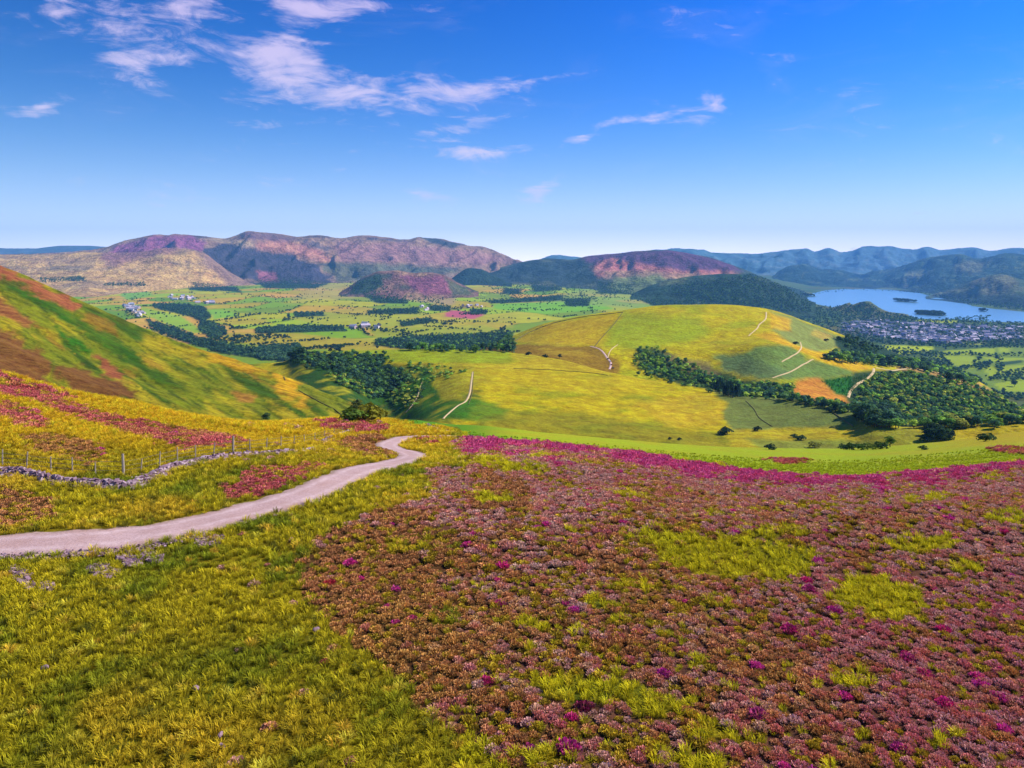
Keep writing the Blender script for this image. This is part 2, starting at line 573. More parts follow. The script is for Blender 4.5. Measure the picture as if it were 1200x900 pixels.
# ---- the round grassy hill and its long right-hand ridge
KL = [420, 500, 560, 590, 640, 730, 800, 850, 900, 960, 1025, 1060, 1110, 1150, 1200, 1400, 1900]
HILL = Sheet('hill', 420, 2300, 2.8, 560, 2600, 230, KL, [
    (560,  [640] * 17),
    (800,  [520, 490, 480, 470, 468, 474, 484, 488, 492, 496, 505, 507, 507, 506, 504, 500, 500]),
    (950,  [500, 470, 448, 440, 436, 444, 454, 455, 450, 458, 468, 474, 482, 490, 494, 495, 495]),
    (1100, [480, 455, 430, 420, 412, 408, 412, 408, 400, 415, 433, 436, 442, 454, 477, 500, 510]),
    (1190, [470, 445, 422, 412, 402, 394, 396, 396, 393, 416, 438, 443, 450, 461, 484, 510, 520]),
    (1500, [470, 440, 412, 399, 379, 364, 357, 357, 363, 383, 406, 418, 431, 449, 479, 520, 530]),
    (1650, [480, 450, 425, 410, 388, 372, 365, 365, 371, 391, 416, 430, 443, 458, 486, 522, 530]),
    (2000, {'z': [20, 50, 60, 70, 80, 90, 80, 60, 50, 20, 0, -5, -10, -10, -10, -10, -10]}),
    (2600, {'z': [-20] * 17}),
], disp=lambda X, Y, p, Z: (ridged(X / 260, Y / 500, 41, 3) * 5 - 3) * (1 - 0.8 * sstep(Y, 1250, 1480)) + fbm(X / 80, Y / 80, 43, 4) * 2.2)

# ---- valley floor with the lake bed
LAKE = [(936, 351), (950, 344), (968, 340), (990, 338.5), (1020, 338.5), (1050, 340), (1073, 342), (1090, 347), (1110, 350),
        (1128, 355), (1140, 359), (1165, 362), (1200, 365.5), (1260, 367), (1400, 368), (1700, 369), (1700, 379), (1400, 379), (1260, 379),
        (1200, 378), (1162, 377), (1120, 374.5), (1100, 375.5), (1075, 375), (1062, 371), (1040, 368), (1020, 366), (1000, 366), (985, 362), (955, 356)]
KD = [-900, 0, 300, 600, 800, 900, 960, 1100, 1900]
def dispD(X, Y, p, Z):
    left = 1 - sstep(p, 820, 930)
    d = (fbm(X / 900, Y / 1300, 51, 3) * 16 + fbm(X / 260, Y / 420, 53, 3) * 5) * left
    d = d + (fbm(X / 500, Y / 700, 57, 3) * 3) * (1 - left)
    # wooded knolls by the near shore
    for (kx, ky, r, h) in [(1012, 366, 130, 84), (1050, 372, 260, 20), (975, 366, 260, 20)]:
        vv = (ky - CY) / FOC; yy = CAMZ / vv; xx = (kx - CX) / FOC * yy
        d = d + h * np.exp(-(((X - xx) / r) ** 2 + ((Y - yy) / (r * 1.2)) ** 2))
    lp = (CAMZ / Y) * FOC + CY                       # where the lake level would appear
    ins = poly_sd(p.ravel(), lp.ravel(), LAKE).reshape(p.shape)
    # distances in metres, roughly: a pixel row is wide here
    m = sstep(ins, -0.8, 0.8)
    base = Z + d
    return np.where(p > 880, base * (1 - m) + (-6) * m, base) - Z
VAL = Sheet('valley', -1200, 2500, 4.0, 1300, 16000, 380, KD, [
    (1300, {'z': [60, 60, 60, 60, 20, -10, -20, -20, -20]}),
    (1900, {'z': [110, 115, 118, 110, 60, 8, 4, 3, 3]}),
    (2300, {'z': [130, 128, 125, 118, 70, 8, 4, 3, 3]}),
    (3200, {'z': [118, 118, 112, 105, 75, 12, 4, 3, 3]}),
    (4700, {'z': [120, 120, 122, 112, 90, 20, 4, 3, 3]}),
    (7000, {'z': [140, 140, 150, 130, 110, 50, 5, 4, 4]}),
    (10500, {'z': [170, 170, 180, 160, 130, 90, 12, 8, 8]}),
    (16000, {'z': [160, 160, 170, 160, 130, 90, 40, 30, 30]}),
], disp=dispD)

# ---- mountains: each range is a strip of real depth
def mountain(name, sil, Yc, Yb, base, depth=2500, step=2.0, ny=90, amp=60, gx=420, gy=1500, seed=1, mids=None, crestamp=0.25):
    sil = sorted(sil)
    k = [p[0] for p in sil]
    n = len(k)
    yc = np.interp(k, [q[0] for q in Yc], [q[1] for q in Yc]) if not np.isscalar(Yc) else np.full(n, Yc, float)
    yb = np.interp(k, [q[0] for q in Yb], [q[1] for q in Yb]) if not np.isscalar(Yb) else np.full(n, Yb, float)
    bz = np.interp(k, [q[0] for q in base], [q[1] for q in base])
    zc = CAMZ - yc * (np.array([p[1] for p in sil]) - CY) / FOC
    rows = [(yb - 900, {'z': bz - 60}), (yb, {'z': bz}),
            (yb + (yc - yb) * 0.45, {'z': bz + (zc - bz) * (0.40 if mids is None else mids[0])}),
            (yb + (yc - yb) * 0.75, {'z': bz + (zc - bz) * (0.80 if mids is None else mids[1])}),
            (yc, {'z': zc}), (yc + depth * 0.5, {'z': zc * 0.7}), (yc + depth, {'z': zc * 0.1 - 30})]
    ymin = float((yb - 900).min()); ymax = float((yc + depth).max())
    ycf = lambda p: np.interp(p, k, yc)
    ybf = lambda p: np.interp(p, k, yb)
    def dsp(X, Y, p, Z):
        t = (Y - ybf(p)) / (ycf(p) - ybf(p))
        w = sstep(t, -0.05, 0.35) * (1 - (1 - crestamp) * sstep(t, 0.7, 1.0))
        wx = fbm(X / 1500, Y / 1500, seed + 60, 3) * 500
        r = ridged((X + wx) / gx, (Y + wx) / gy, seed, 4) - 0.55
        return (r * amp + fbm(X / 300, Y / 300, seed + 9, 4) * amp * 0.35) * w
    s = Sheet(name, k[0], k[-1], step, max(ymin, 800), ymax, ny, k, rows, disp=dsp)
    return s

M = {}
M['far_left'] = mountain('far_left', [(-900, 300), (-300, 290), (-100, 292), (0, 291), (40, 291), (75, 288), (100, 288), (140, 291), (200, 300), (300, 310)],
                         17500, 15000, [(-900, 120), (300, 120)], 3000, 3, 50, 60, seed=2)
M['far_right'] = mountain('far_right', [(560, 330), (600, 312), (630, 305), (650, 299), (672, 301), (700, 303), (735, 298), (765, 293), (800, 291.5), (822, 292), (835, 296),
                                        (862, 297), (885, 298), (905, 295), (930, 293), (945, 291.5), (955, 295), (972, 291), (985, 295), (1000, 293.5), (1013, 289), (1040, 288.5),
                                        (1060, 292), (1072, 292.5), (1088, 289), (1103, 293), (1125, 291), (1142, 290), (1160, 294), (1180, 292), (1192, 290.5), (1215, 294), (1300, 285), (1500, 295), (1900, 300)],
                          17500, 14200, [(560, 60), (1900, 40)], 3500, 2, 80, 230, 800, 2000, seed=4, crestamp=0.2)
M['fells_right'] = mountain('fells_right', [(880, 345), (905, 325), (925, 312), (945, 310), (962, 316), (985, 317), (1010, 322), (1030, 318), (1060, 311), (1080, 304), (1100, 300), (1125, 298),
                                            (1145, 303), (1160, 301), (1180, 297), (1200, 299), (1230, 302), (1300, 290), (1500, 300), (1900, 305)],
                            [(880, 13500), (1030, 13000), (1100, 11500), (1900, 10500)], [(880, 11200), (1030, 9900), (1100, 8200), (1200, 6200), (1900, 5800)],
                            [(880, 20), (1000, 4), (1900, 4)], 2500, 2, 120, 190, 620, 1500, seed=6, crestamp=0.15)
M['spur_right'] = mountain('spur_right', [(1085, 350), (1105, 343), (1125, 336), (1150, 326), (1170, 321), (1190, 326), (1215, 332), (1260, 322), (1330, 318), (1500, 330), (1900, 340)],
                           [(1085, 8300), (1200, 6900), (1900, 6300)], [(1085, 7500), (1130, 6600), (1200, 5900), (1900, 5300)], [(1085, 3), (1900, 3)], 1800, 2, 80, 90, 360, 900, seed=8, crestamp=0.2)
M['massif'] = mountain('massif', [(-300, 300), (-100, 300), (0, 299), (60, 297), (120, 291), (150, 282), (180, 276), (210, 275), (235, 277), (262, 280), (275, 277), (292, 271), (320, 274),
                                  (350, 277), (372, 276), (400, 279), (428, 276), (455, 279), (478, 281), (492, 278), (510, 279), (530, 283), (545, 287), (562, 289), (582, 295),
                                  (602, 304), (640, 318), (700, 330)],
                       [(-300, 8500), (200, 8700), (300, 9300), (602, 10500)], [(-300, 5600), (150, 6200), (300, 7000), (450, 7300), (602, 8600)],
                       [(-300, 132), (150, 132), (700, 150)], 2600, 2, 170, 150, 420, 1700, seed=10, crestamp=0.14)
M['foothill'] = mountain('foothill', [(-300, 299), (-100, 299), (0, 299), (60, 298), (100, 296), (130, 296), (165, 295), (195, 291), (218, 291), (238, 296), (255, 308), (275, 322), (310, 338)],
                         [(-300, 7400), (310, 7300)], [(-300, 5100), (100, 5300), (310, 6900)], [(-300, 122), (310, 130)], 1200, 2, 70, 38, 500, 900, seed=12)
M['central'] = mountain('central', [(520, 335), (560, 324), (585, 314), (602, 309), (620, 305), (640, 303), (668, 304), (690, 300), (715, 298), (740, 295), (770, 293), (800, 295.5),
                                    (830, 301), (850, 308), (870, 315), (888, 323), (915, 335), (950, 348)],
                        [(520, 9800), (700, 8600), (800, 8000), (950, 7900)], [(520, 8200), (650, 7200), (760, 6100), (880, 5600), (950, 5500)],
                        [(520, 150), (700, 135), (800, 110), (880, 25), (950, 5)], 2400, 2, 120, 110, 460, 1400, seed=14, crestamp=0.14)
M['crag'] = mountain('crag', [(740, 345), (765, 334), (790, 327), (815, 323), (850, 321), (875, 322), (900, 328), (925, 340), (942, 351), (955, 357)],
                     [(740, 5900), (955, 5400)], [(740, 5200), (880, 4700), (955, 4900)], [(740, 110), (850, 60), (955, 3)], 1200, 2, 70, 26, 160, 500, seed=16, mids=(0.5, 0.85))
M['knoll'] = mountain('knoll', [(395, 345), (412, 334), (430, 323), (445, 318), (465, 317), (485, 320), (500, 319), (520, 322), (538, 332), (560, 342)],
                      5700, 5100, [(395, 125), (560, 120)], 700, 2, 50, 26, 130, 400, seed=18)
M['dark_knoll'] = mountain('dark_knoll', [(520, 335), (535, 322), (550, 314), (562, 315), (578, 322), (600, 332)],
                           7600, 7100, [(520, 140), (600, 140)], 700, 2, 36, 12, 160, 400, seed=20)

# ------------------------------------------------------------------ ground cover, painted per sheet
def base_col(n, c):
    return np.tile(np.asarray(c, float)[None, :], (n, 1))

def blend(col, a, c):
    a = np.clip(a, 0, 1)[:, None]
    return col * (1 - a) + np.asarray(c)[None, :] * a

GRASS_Y = C(172, 158, 22); GRASS_G = C(112, 124, 22); GRASS_O = C(206, 158, 22); GRASS_D = C(70, 84, 18)
HEATH_P = C(222, 134, 116); HEATH_B = C(174, 118, 70); HEATH_M = C(212, 70, 112); HEATH_V = C(186, 88, 84)

# (polygon, kind) of heather on the near moor; kinds: p pink, b brown, m magenta, v mauve
HZ = [
    ([(545, 513), (640, 520), (740, 531), (790, 540), (900, 555), (980, 561), (1080, 555), (1200, 542), (1900, 470), (2600, 900), (1500, 1400), (700, 1400), (600, 905), (560, 872), (500, 842),
      (468, 800), (440, 772), (392, 742), (362, 702), (342, 668), (372, 632), (425, 606), (440, 596), (500, 590), (505, 572), (500, 552), (522, 545), (548, 552), (540, 535), (535, 522)], 'p'),
    ([(-400, 330), (0, 441), (60, 456), (78, 462), (75, 472), (100, 478), (150, 492), (200, 500), (240, 506), (270, 512), (292, 520), (262, 526), (215, 530), (180, 516), (130, 504),
      (80, 486), (40, 470), (0, 463), (-400, 380)], 'v'),
    ([(90, 476), (140, 478), (190, 496), (150, 490), (100, 480)], 'o'),
    ([(0, 468), (30, 478), (60, 495), (40, 505), (0, 490)], 'v'),
    ([(20, 512), (70, 508), (115, 520), (128, 538), (98, 548), (80, 535), (40, 530)], 'b'),
    ([(-400, 560), (0, 568), (30, 580), (60, 590), (70, 606), (40, 614), (0, 622), (-400, 640)], 'b'),
    ([(258, 572), (285, 566), (283, 556), (310, 548), (355, 546), (375, 540), (378, 548), (350, 562), (320, 578), (300, 582), (270, 584)], 'v'),
    ([(395, 518), (425, 513), (455, 512), (450, 522), (462, 530), (470, 533), (440, 537), (420, 533), (398, 526)], 'b'),
    ([(395, 492), (410, 494), (455, 500), (450, 508), (420, 507), (372, 503), (375, 495)], 'v'),
    ([(480, 514), (505, 514), (508, 522), (495, 524), (484, 520)], 'v'),
    ([(905, 538), (948, 537), (950, 541), (915, 543)], 'v'),
    ([(1160, 524), (1200, 526), (1230, 530), (1180, 532)], 'v'),
]
# grass breaking through the heather slope
GP = [ellipse(862, 654, 100, 24, 0.05), ellipse(785, 634, 60, 9, 0.1), ellipse(1028, 702, 56, 25, 0.25), ellipse(703, 707, 24, 5, 0.0), ellipse(695, 808, 70, 16, 0.05),
      ellipse(770, 830, 40, 12, 0.1), ellipse(600, 548, 45, 6, 0.15), ellipse(620, 757, 12, 5), ellipse(1085, 640, 50, 9, -0.1), ellipse(815, 895, 40, 12), ellipse(470, 640, 26, 6, 0.2),
      ellipse(905, 625, 40, 5), ellipse(1140, 665, 18, 7), ellipse(640, 885, 40, 14, 0.1), ellipse(1110, 868, 26, 8, -0.3), ellipse(560, 690, 16, 4), ellipse(735, 690, 34, 5),
      ellipse(840, 860, 36, 10, 0.2), ellipse(1000, 800, 24, 6), ellipse(520, 730, 20, 6), ellipse(1185, 610, 22, 8)]
PATHC = [(-260, 650), (-80, 645), (0, 640), (60, 637), (130, 632), (200, 621), (250, 610), (300, 598), (350, 583), (382, 570), (405, 559), (425, 551), (448, 547), (470, 541),
         (485, 536), (478, 531), (462, 527), (455, 522), (464, 517), (474, 513), (490, 512), (512, 512), (531, 511)]

def zone_at(px, py):
    """what grows on the moor at these points: 0 grass, 1 pink heather, 2 brown, 3 magenta, 4 mauve, 5 meadow"""
    z = np.zeros(len(px), int)
    nx = fbm(px / 26, py / 9, 71, 3) * 12; ny = fbm(px / 26 + 9, py / 9, 73, 3) * 5
    code = {'p': 1, 'b': 2, 'm': 3, 'v': 4, 'o': 0}
    for poly, kd in HZ:
        d = poly_sd(px + nx * (0.8 if kd == 'p' else 0.6), py + ny * 0.8, poly)
        z[d > 0] = code[kd]
    for g in GP:
        d = poly_sd(px + nx * 1.6, py + ny * 1.6, g)
        z[(d > 0) & (z == 1)] = 0
    n = fbm(px / 50, py / 22, 77, 4)
    z[(z == 1) & (n > 0.40)] = 0
    n2 = fbm(px / 70, py / 25, 79, 3)
    br = sstep(640 - px, 0, 260) * 0.5 + sstep(py, 560, 640) * 0.18 - sstep(px, 800, 1100) * 0.22
    z[(z == 1) & (n2 + br > 0.30)] = 2
    # the intensely flowering upper rim
    rim = np.interp(px, [540, 640, 740, 790, 900, 980, 1080, 1200], [530, 536, 549, 556, 569, 574, 568, 553])
    inr = (z == 1) | (z == 2)
    z[inr & (py < rim + fbm(px / 30, py / 10, 81, 3) * 26 - 3) & (px > 540) & (px < 1250)] = 3
    # smooth meadow beyond the heather
    edge = np.interp(px, [540, 545, 640, 740, 790, 900, 980, 1080, 1200, 1500], [505, 514, 520, 531, 540, 555, 561, 555, 542, 515])
    z[(z != 4) & (px > 536) & (py < edge)] = 5
    z[(px <= 536) & (py < 500) & (px > 455) & (py < 492 + (px - 455) * 0.2)] = 5
    return z

def paint_moor(px, py, X, Y, Z, s):
    n = len(px)
    z = zone_at(px, py)
    f1 = fbm(X / 6, Y / 9, 83, 4); f2 = fbm(X / 2.0, Y / 2.5, 85, 3)
    col = base_col(n, C(140, 124, 20) * 0.85)
    col = blend(col, sstep(f1, -0.15, 0.3), C(90, 94, 18) * 0.9)
    up = sstep(560 - py, 0, 60) * (px < 520)
    col = blend(col, up * sstep(f1, -0.3, 0.15) * 0.8, GRASS_O * 0.9)
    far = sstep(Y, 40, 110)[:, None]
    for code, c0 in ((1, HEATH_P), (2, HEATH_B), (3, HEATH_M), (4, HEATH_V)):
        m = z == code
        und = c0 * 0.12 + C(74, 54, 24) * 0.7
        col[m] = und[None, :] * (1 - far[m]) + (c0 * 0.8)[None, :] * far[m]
    m = z == 5
    mc = base_col(n, C(160, 172, 24))
    mc = blend(mc, sstep(fbm(X / 20, Y / 40, 87, 4), -0.1, 0.4) * 0.6, C(176, 160, 30))
    mc = blend(mc, sstep(620 - px, 0, 90) * 0.9, C(74, 132, 18))
    mc = blend(mc, sstep(py - 505, 0, 60) * 0.35, C(120, 150, 20))
    mc = blend(mc, sstep(px - 1010, 0, 120) * sstep(530 - py, 0, 20) * 0.7, C(184, 150, 24))
    col[m] = mc[m]
    return col

def paint_fell(px, py, X, Y, Z, s):
    n = len(px)
    a = R(33)
    q = px * math.cos(a) + py * math.sin(a); t = -px * math.sin(a) + py * math.cos(a)
    t = t + fbm(q / 90, t / 30, 91, 2) * 10
    f1 = fbm(q / 110, t / 14, 93, 4); f2 = fbm(q / 40, t / 5, 95, 4); f3 = fbm(q / 70, t / 22, 97, 3)
    col = base_col(n, C(118, 122, 20))
    col = blend(col, sstep(f1, -0.05, 0.3) * 0.95, C(58, 88, 14))
    col = blend(col, sstep(f3, 0.0, 0.30) * 0.9, C(160, 142, 24))
    col = blend(col, sstep(fbm(q / 34, t / 3.6, 98, 3), 0.0, 0.35) * 0.7, C(44, 66, 12))
    col = blend(col, sstep(f3 * 0.6 + f2, 0.38, 0.7) * 0.7, C(176, 150, 30))
    col = blend(col, sstep(fbm(q / 50, t / 18, 99, 3), 0.34, 0.46) * 0.7, C(140, 104, 30))
    HB = C(120, 80, 36); HR = C(152, 88, 50); GO = C(214, 158, 26)
    P = lambda poly, c, f=4, wob=6, ws=24, k=1.0, sd=3: paint(col, px, py, poly, c, f * 0.8, wob * 1.8, ws, k, sd)
    P([(-300, 180), (-20, 300), (0, 310), (48, 334), (90, 352), (95, 366), (78, 362), (40, 344), (0, 330), (-300, 250)], HR, 3, 5)
    P([(-200, 380), (0, 385), (20, 396), (45, 408), (62, 425), (60, 440), (60, 455), (80, 462), (0, 450), (-200, 430)], HB, 5, 8)
    P([(-300, 330), (0, 350), (14, 362), (42, 378), (36, 384), (0, 372), (-300, 350)], HR, 4, 5, k=0.8)
    P([(62, 430), (90, 427), (115, 440), (150, 452), (162, 468), (120, 466), (84, 462)], HB * 0.9, 4, 6)
    P([(110, 417), (122, 418), (142, 438), (145, 446), (125, 440)], HR * 0.9, 3, 4)
    P([(92, 366), (112, 368), (132, 384), (140, 400), (122, 392), (100, 378)], C(138, 100, 30), 4, 5, k=0.8)
    P([(325, 430), (345, 440), (347, 455), (360, 476), (350, 478), (330, 456)], GO, 7, 7, k=0.8)
    P([(355, 438), (375, 445), (378, 455), (362, 450)], C(190, 140, 40), 6, 5, k=0.7)
    P([(228, 410), (262, 414), (300, 430), (320, 440), (290, 436), (255, 424)], GO, 7, 6, k=0.75)
    P([(268, 458), (298, 462), (300, 472), (280, 472)], C(170, 116, 44), 3, 3, k=0.8)
    P([(392, 450), (420, 460), (430, 474), (410, 470)], C(176, 130, 34), 4, 4, k=0.8)
    P([(60, 380), (110, 410), (108, 416), (80, 404)], C(52, 104, 14), 3, 5)
    P([(0, 322), (60, 352), (140, 400), (175, 430), (165, 432), (100, 390), (40, 352), (0, 332)], C(52, 92, 14), 4, 6, k=0.75)
    return col

def paint_plateau(px, py, X, Y, Z, s):
    n = len(px)
    f1 = fbm(px / 60, py / 12, 101, 4); f2 = fbm(px / 16, py / 5, 103, 4)
    col = base_col(n, C(188, 166, 8))
    col = blend(col, sstep(f1, -0.05, 0.35) * 0.8, C(142, 146, 10))
    col = blend(col, sstep(fbm(px / 26, py / 4.5, 105, 4), 0.05, 0.4) * 0.45, C(120, 124, 14))
    col = blend(col, sstep(f2, 0.2, 0.5) * 0.35 * sstep(py, 455, 500), C(112, 108, 24))
    P = lambda poly, c, f=3, wob=4, ws=24, k=1.0, sd=3: paint(col, px, py, poly, c, f, wob, ws, k, sd)
    P([(360, 405), (600, 405), (640, 418), (600, 424), (500, 428), (440, 424), (360, 417)], C(150, 160, 20), 3, 2)
    P([(440, 423), (520, 426), (620, 427), (700, 432), (600, 434), (520, 432), (460, 430)], C(186, 164, 24), 2, 2)
    P([(556, 432), (700, 440), (760, 452), (700, 462), (556, 450)], C(188, 162, 18), 4, 4, k=0.6)
    P([(335, 416), (448, 417), (450, 426), (530, 430), (556, 434), (540, 455), (505, 470), (470, 492), (430, 495), (400, 480), (340, 440)], C(52, 84, 26), 3, 5)
    P([(455, 462), (500, 440), (545, 434), (520, 455), (560, 470), (545, 492), (470, 494)], C(66, 112, 20), 3, 5)
    mm = (px < 570) & (py > 425)
    g1 = fbm(X / 26, Y / 34, 107, 4)
    col[mm] = blend(col[mm], sstep(g1[mm], 0.02, 0.35) * 0.85, C(168, 160, 24))
    col[mm] = blend(col[mm], sstep(-g1[mm], 0.1, 0.4) * 0.7, C(44, 78, 18))
    P([(505, 430), (556, 430), (560, 452), (535, 460), (548, 468), (520, 470), (510, 455)], C(170, 158, 24), 3, 4)
    P([(520, 470), (560, 468), (600, 480), (590, 492), (540, 494)], C(74, 120, 18), 3, 4, k=0.8)
    P([(560, 488), (660, 480), (780, 500), (860, 512), (860, 530), (560, 515)], C(118, 116, 22), 4, 6, k=0.65)
    P([(740, 470), (830, 462), (855, 478), (840, 498), (780, 500)], C(196, 160, 30), 5, 6, k=0.6)
    P([(600, 405), (720, 430), (720, 440), (600, 424)], C(178, 152, 24), 3, 3, k=0.7)
    # grey-green patch on the apron to the right
    P([(832, 455), (880, 460), (950, 466), (1012, 482), (1015, 502), (960, 502), (860, 505), (846, 490), (852, 474)], C(112, 124, 52), 3, 4, k=0.95)
    P([(850, 505), (960, 500), (1070, 500), (1200, 494), (1500, 480), (1500, 540), (1060, 535), (860, 530)], C(182, 160, 26), 3, 5, k=0.8)
    P([(1000, 500), (1060, 500), (1100, 512), (1080, 524), (1010, 522)], C(128, 132, 34), 3, 4, k=0.7)
    P([(870, 514), (1000, 516), (1050, 524), (900, 530)], C(120, 132, 46), 3, 3, k=0.8)
    return col

def paint_hill(px, py, X, Y, Z, s):
    n = len(px)
    f1 = fbm(px / 60, py / 14, 111, 4); f2 = fbm(px / 22, py / 6, 113, 4)
    col = base_col(n, C(190, 172, 8))
    col = blend(col, sstep(f1, 0.0, 0.4) * 0.8, C(152, 158, 10))
    col = blend(col, sstep(fbm(px / 24, py / 5, 115, 4), 0.05, 0.4) * 0.35, C(140, 132, 14))
    col = blend(col, sstep(f2, 0.15, 0.5) * 0.4, C(186, 152, 22))
    P = lambda poly, c, f=3, wob=3, ws=24, k=1.0, sd=3: paint(col, px, py, poly, c, f, wob, ws, k, sd)
    P([(600, 400), (640, 380), (725, 368), (700, 404), (640, 404)], C(192, 156, 18), 2, 2, k=0.75)
    P([(730, 366), (820, 372), (830, 395), (760, 410), (705, 405)], C(150, 164, 18), 6, 5, k=0.8)
    P([(440, 400), (596, 403), (640, 404), (700, 407), (728, 425), (724, 445), (600, 430), (440, 420)], C(146, 112, 24), 2, 3, k=0.95)
    P([(620, 406), (690, 412), (700, 418), (640, 414)], C(176, 146, 26), 2, 3, k=0.7)
    P([(745, 408), (770, 406), (790, 420), (850, 436), (870, 445), (1010, 455), (1000, 500), (870, 470), (800, 452), (745, 430)], C(64, 82, 34), 3, 5)
    P([(775, 416), (830, 424), (845, 438), (820, 442), (785, 430)], C(128, 112, 62), 3, 5, k=0.7)
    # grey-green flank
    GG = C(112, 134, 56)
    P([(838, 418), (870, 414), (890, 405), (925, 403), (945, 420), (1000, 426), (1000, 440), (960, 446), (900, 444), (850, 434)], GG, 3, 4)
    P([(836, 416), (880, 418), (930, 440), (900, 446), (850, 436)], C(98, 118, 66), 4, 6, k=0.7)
    P([(880, 392), (905, 390), (935, 405), (1025, 431), (1000, 436), (955, 420), (930, 408)], C(204, 160, 22), 2, 2)
    P([(900, 364), (930, 372), (985, 394), (990, 404), (960, 412), (930, 404), (905, 388), (915, 375)], C(126, 138, 66), 2, 3, k=0.9)
    P([(900, 366), (925, 374), (928, 388), (905, 386)], C(206, 160, 26), 2, 3, k=0.8)
    P([(955, 385), (975, 393), (968, 400), (950, 392)], C(186, 156, 60), 2, 2, k=0.7)
    P([(932, 446), (960, 442), (985, 458), (992, 472), (960, 474), (930, 462)], C(196, 128, 42), 3, 3)
    P([(962, 445), (1000, 440), (1020, 438), (1012, 450), (995, 465), (980, 462)], C(44, 104, 32), 2, 2)
    P([(1000, 436), (1060, 433), (1110, 440), (1150, 452), (1200, 474), (1700, 490), (1700, 530), (1000, 510), (994, 480)], C(52, 74, 34), 2, 3)
    P([(1048, 430), (1085, 430), (1108, 436), (1150, 450), (1175, 468), (1160, 466), (1110, 444), (1080, 436), (1050, 434)], C(176, 138, 70), 1.5, 2)
    P([(975, 396), (1000, 395), (1045, 408), (1120, 428), (1150, 446), (1110, 432), (1060, 430), (1028, 428), (985, 414)], C(40, 66, 44), 2, 2)
    return col

# fields of the valley
FX, FY = 250.0, 420.0
def field_cells(X, Y):
    wx = X + fbm(X / 500, Y / 700, 121, 2) * 110; wy = Y + fbm(X / 500, Y / 700, 123, 2) * 150
    gx = np.floor(wx / FX); gy = np.floor(wy / FY)
    d1 = np.full(X.shape, 1e9); d2 = np.full(X.shape, 1e9); idc = np.zeros(X.shape)
    for i in (-1, 0, 1):
        for j in (-1, 0, 1):
            cx = gx + i; cy = gy + j
            h1 = _hash(cx, cy, 5); h2 = _hash(cx, cy, 9)
            d = np.hypot(wx / FX - cx - h1, wy / FY - cy - h2)
            idn = _hash(cx, cy, 77)
            new = d < d1
            d2 = np.where(new, d1, np.minimum(d2, d))
            idc = np.where(new, idn, idc)
            d1 = np.where(new, d, d1)
    return idc, d2 - d1

FIELD_PAL = np.array([C(122, 156, 14), C(150, 172, 16), C(172, 168, 24), C(186, 150, 40), C(100, 134, 18), C(164, 164, 20), C(196, 150, 56), C(118, 140, 24), C(150, 174, 24), C(170, 150, 30)])
BRIGHT = [[(1035, 404), (1095, 406), (1092, 410), (1060, 416), (1040, 410)], [(1108, 411), (1168, 408), (1166, 414), (1140, 416), (1108, 416)],
          [(1094, 417), (1140, 417), (1148, 424), (1140, 432), (1120, 428)], [(1150, 418), (1205, 420), (1205, 426), (1165, 424)],
          [(1150, 430), (1210, 427), (1210, 438), (1160, 441)], [(1164, 450), (1210, 442), (1210, 460), (1175, 458)], [(1122, 400), (1155, 401), (1155, 404), (1130, 404)],
          [(1172, 407), (1184, 407), (1184, 413), (1172, 413)], [(995, 374), (1008, 374), (1008, 379), (996, 380)], [(1072, 374.5), (1122, 376), (1118, 379), (1075, 378)], [(1160, 384), (1182, 384), (1182, 387), (1160, 387)]]
DARKW = [[(225, 331), (250, 333), (278, 337), (283, 343), (262, 341), (228, 336)], [(178, 356), (215, 356), (240, 360), (247, 372), (238, 378), (220, 370), (180, 361)],
         [(170, 374), (205, 383), (240, 398), (300, 410), (345, 416), (345, 426), (260, 414), (215, 400), (178, 384)], [(236, 374), (262, 384), (266, 392), (248, 398), (232, 386)],
         [(300, 385), (330, 382), (400, 383), (406, 388), (330, 390), (300, 391)], [(345, 366), (378, 366), (381, 370), (345, 372)], [(430, 364), (490, 361), (492, 368), (432, 368)],
         [(468, 379), (500, 373), (514, 376), (472, 383)], [(425, 345), (475, 350), (478, 356), (440, 355)], [(298, 408), (330, 405), (352, 404), (354, 422), (305, 422)],
         [(440, 398), (480, 394), (520, 392), (560, 391), (600, 388), (602, 412), (560, 413), (500, 412), (440, 405)], [(80, 325), (100, 325), (102, 330), (82, 330)],
         [(570, 352), (605, 350), (640, 347), (660, 346), (660, 352), (575, 356)], [(590, 338), (612, 339), (610, 345), (588, 344)], [(660, 350), (692, 350), (690, 359), (664, 359)],
         [(745, 350), (812, 354), (815, 362), (770, 360)], [(502, 358), (528, 359), (528, 365), (504, 364)], [(550, 362), (572, 364), (570, 368), (552, 368)],
         [(45, 326), (95, 324), (100, 329), (50, 331)], [(120, 332), (170, 331), (172, 335), (122, 335)], [(300, 328), (350, 326), (385, 332), (370, 338), (310, 338)], [(220, 336), (255, 337), (255, 342), (222, 340)],
         [(700, 330), (740, 334), (745, 345), (700, 344)], [(620, 330), (650, 332), (660, 340), (625, 342)]]

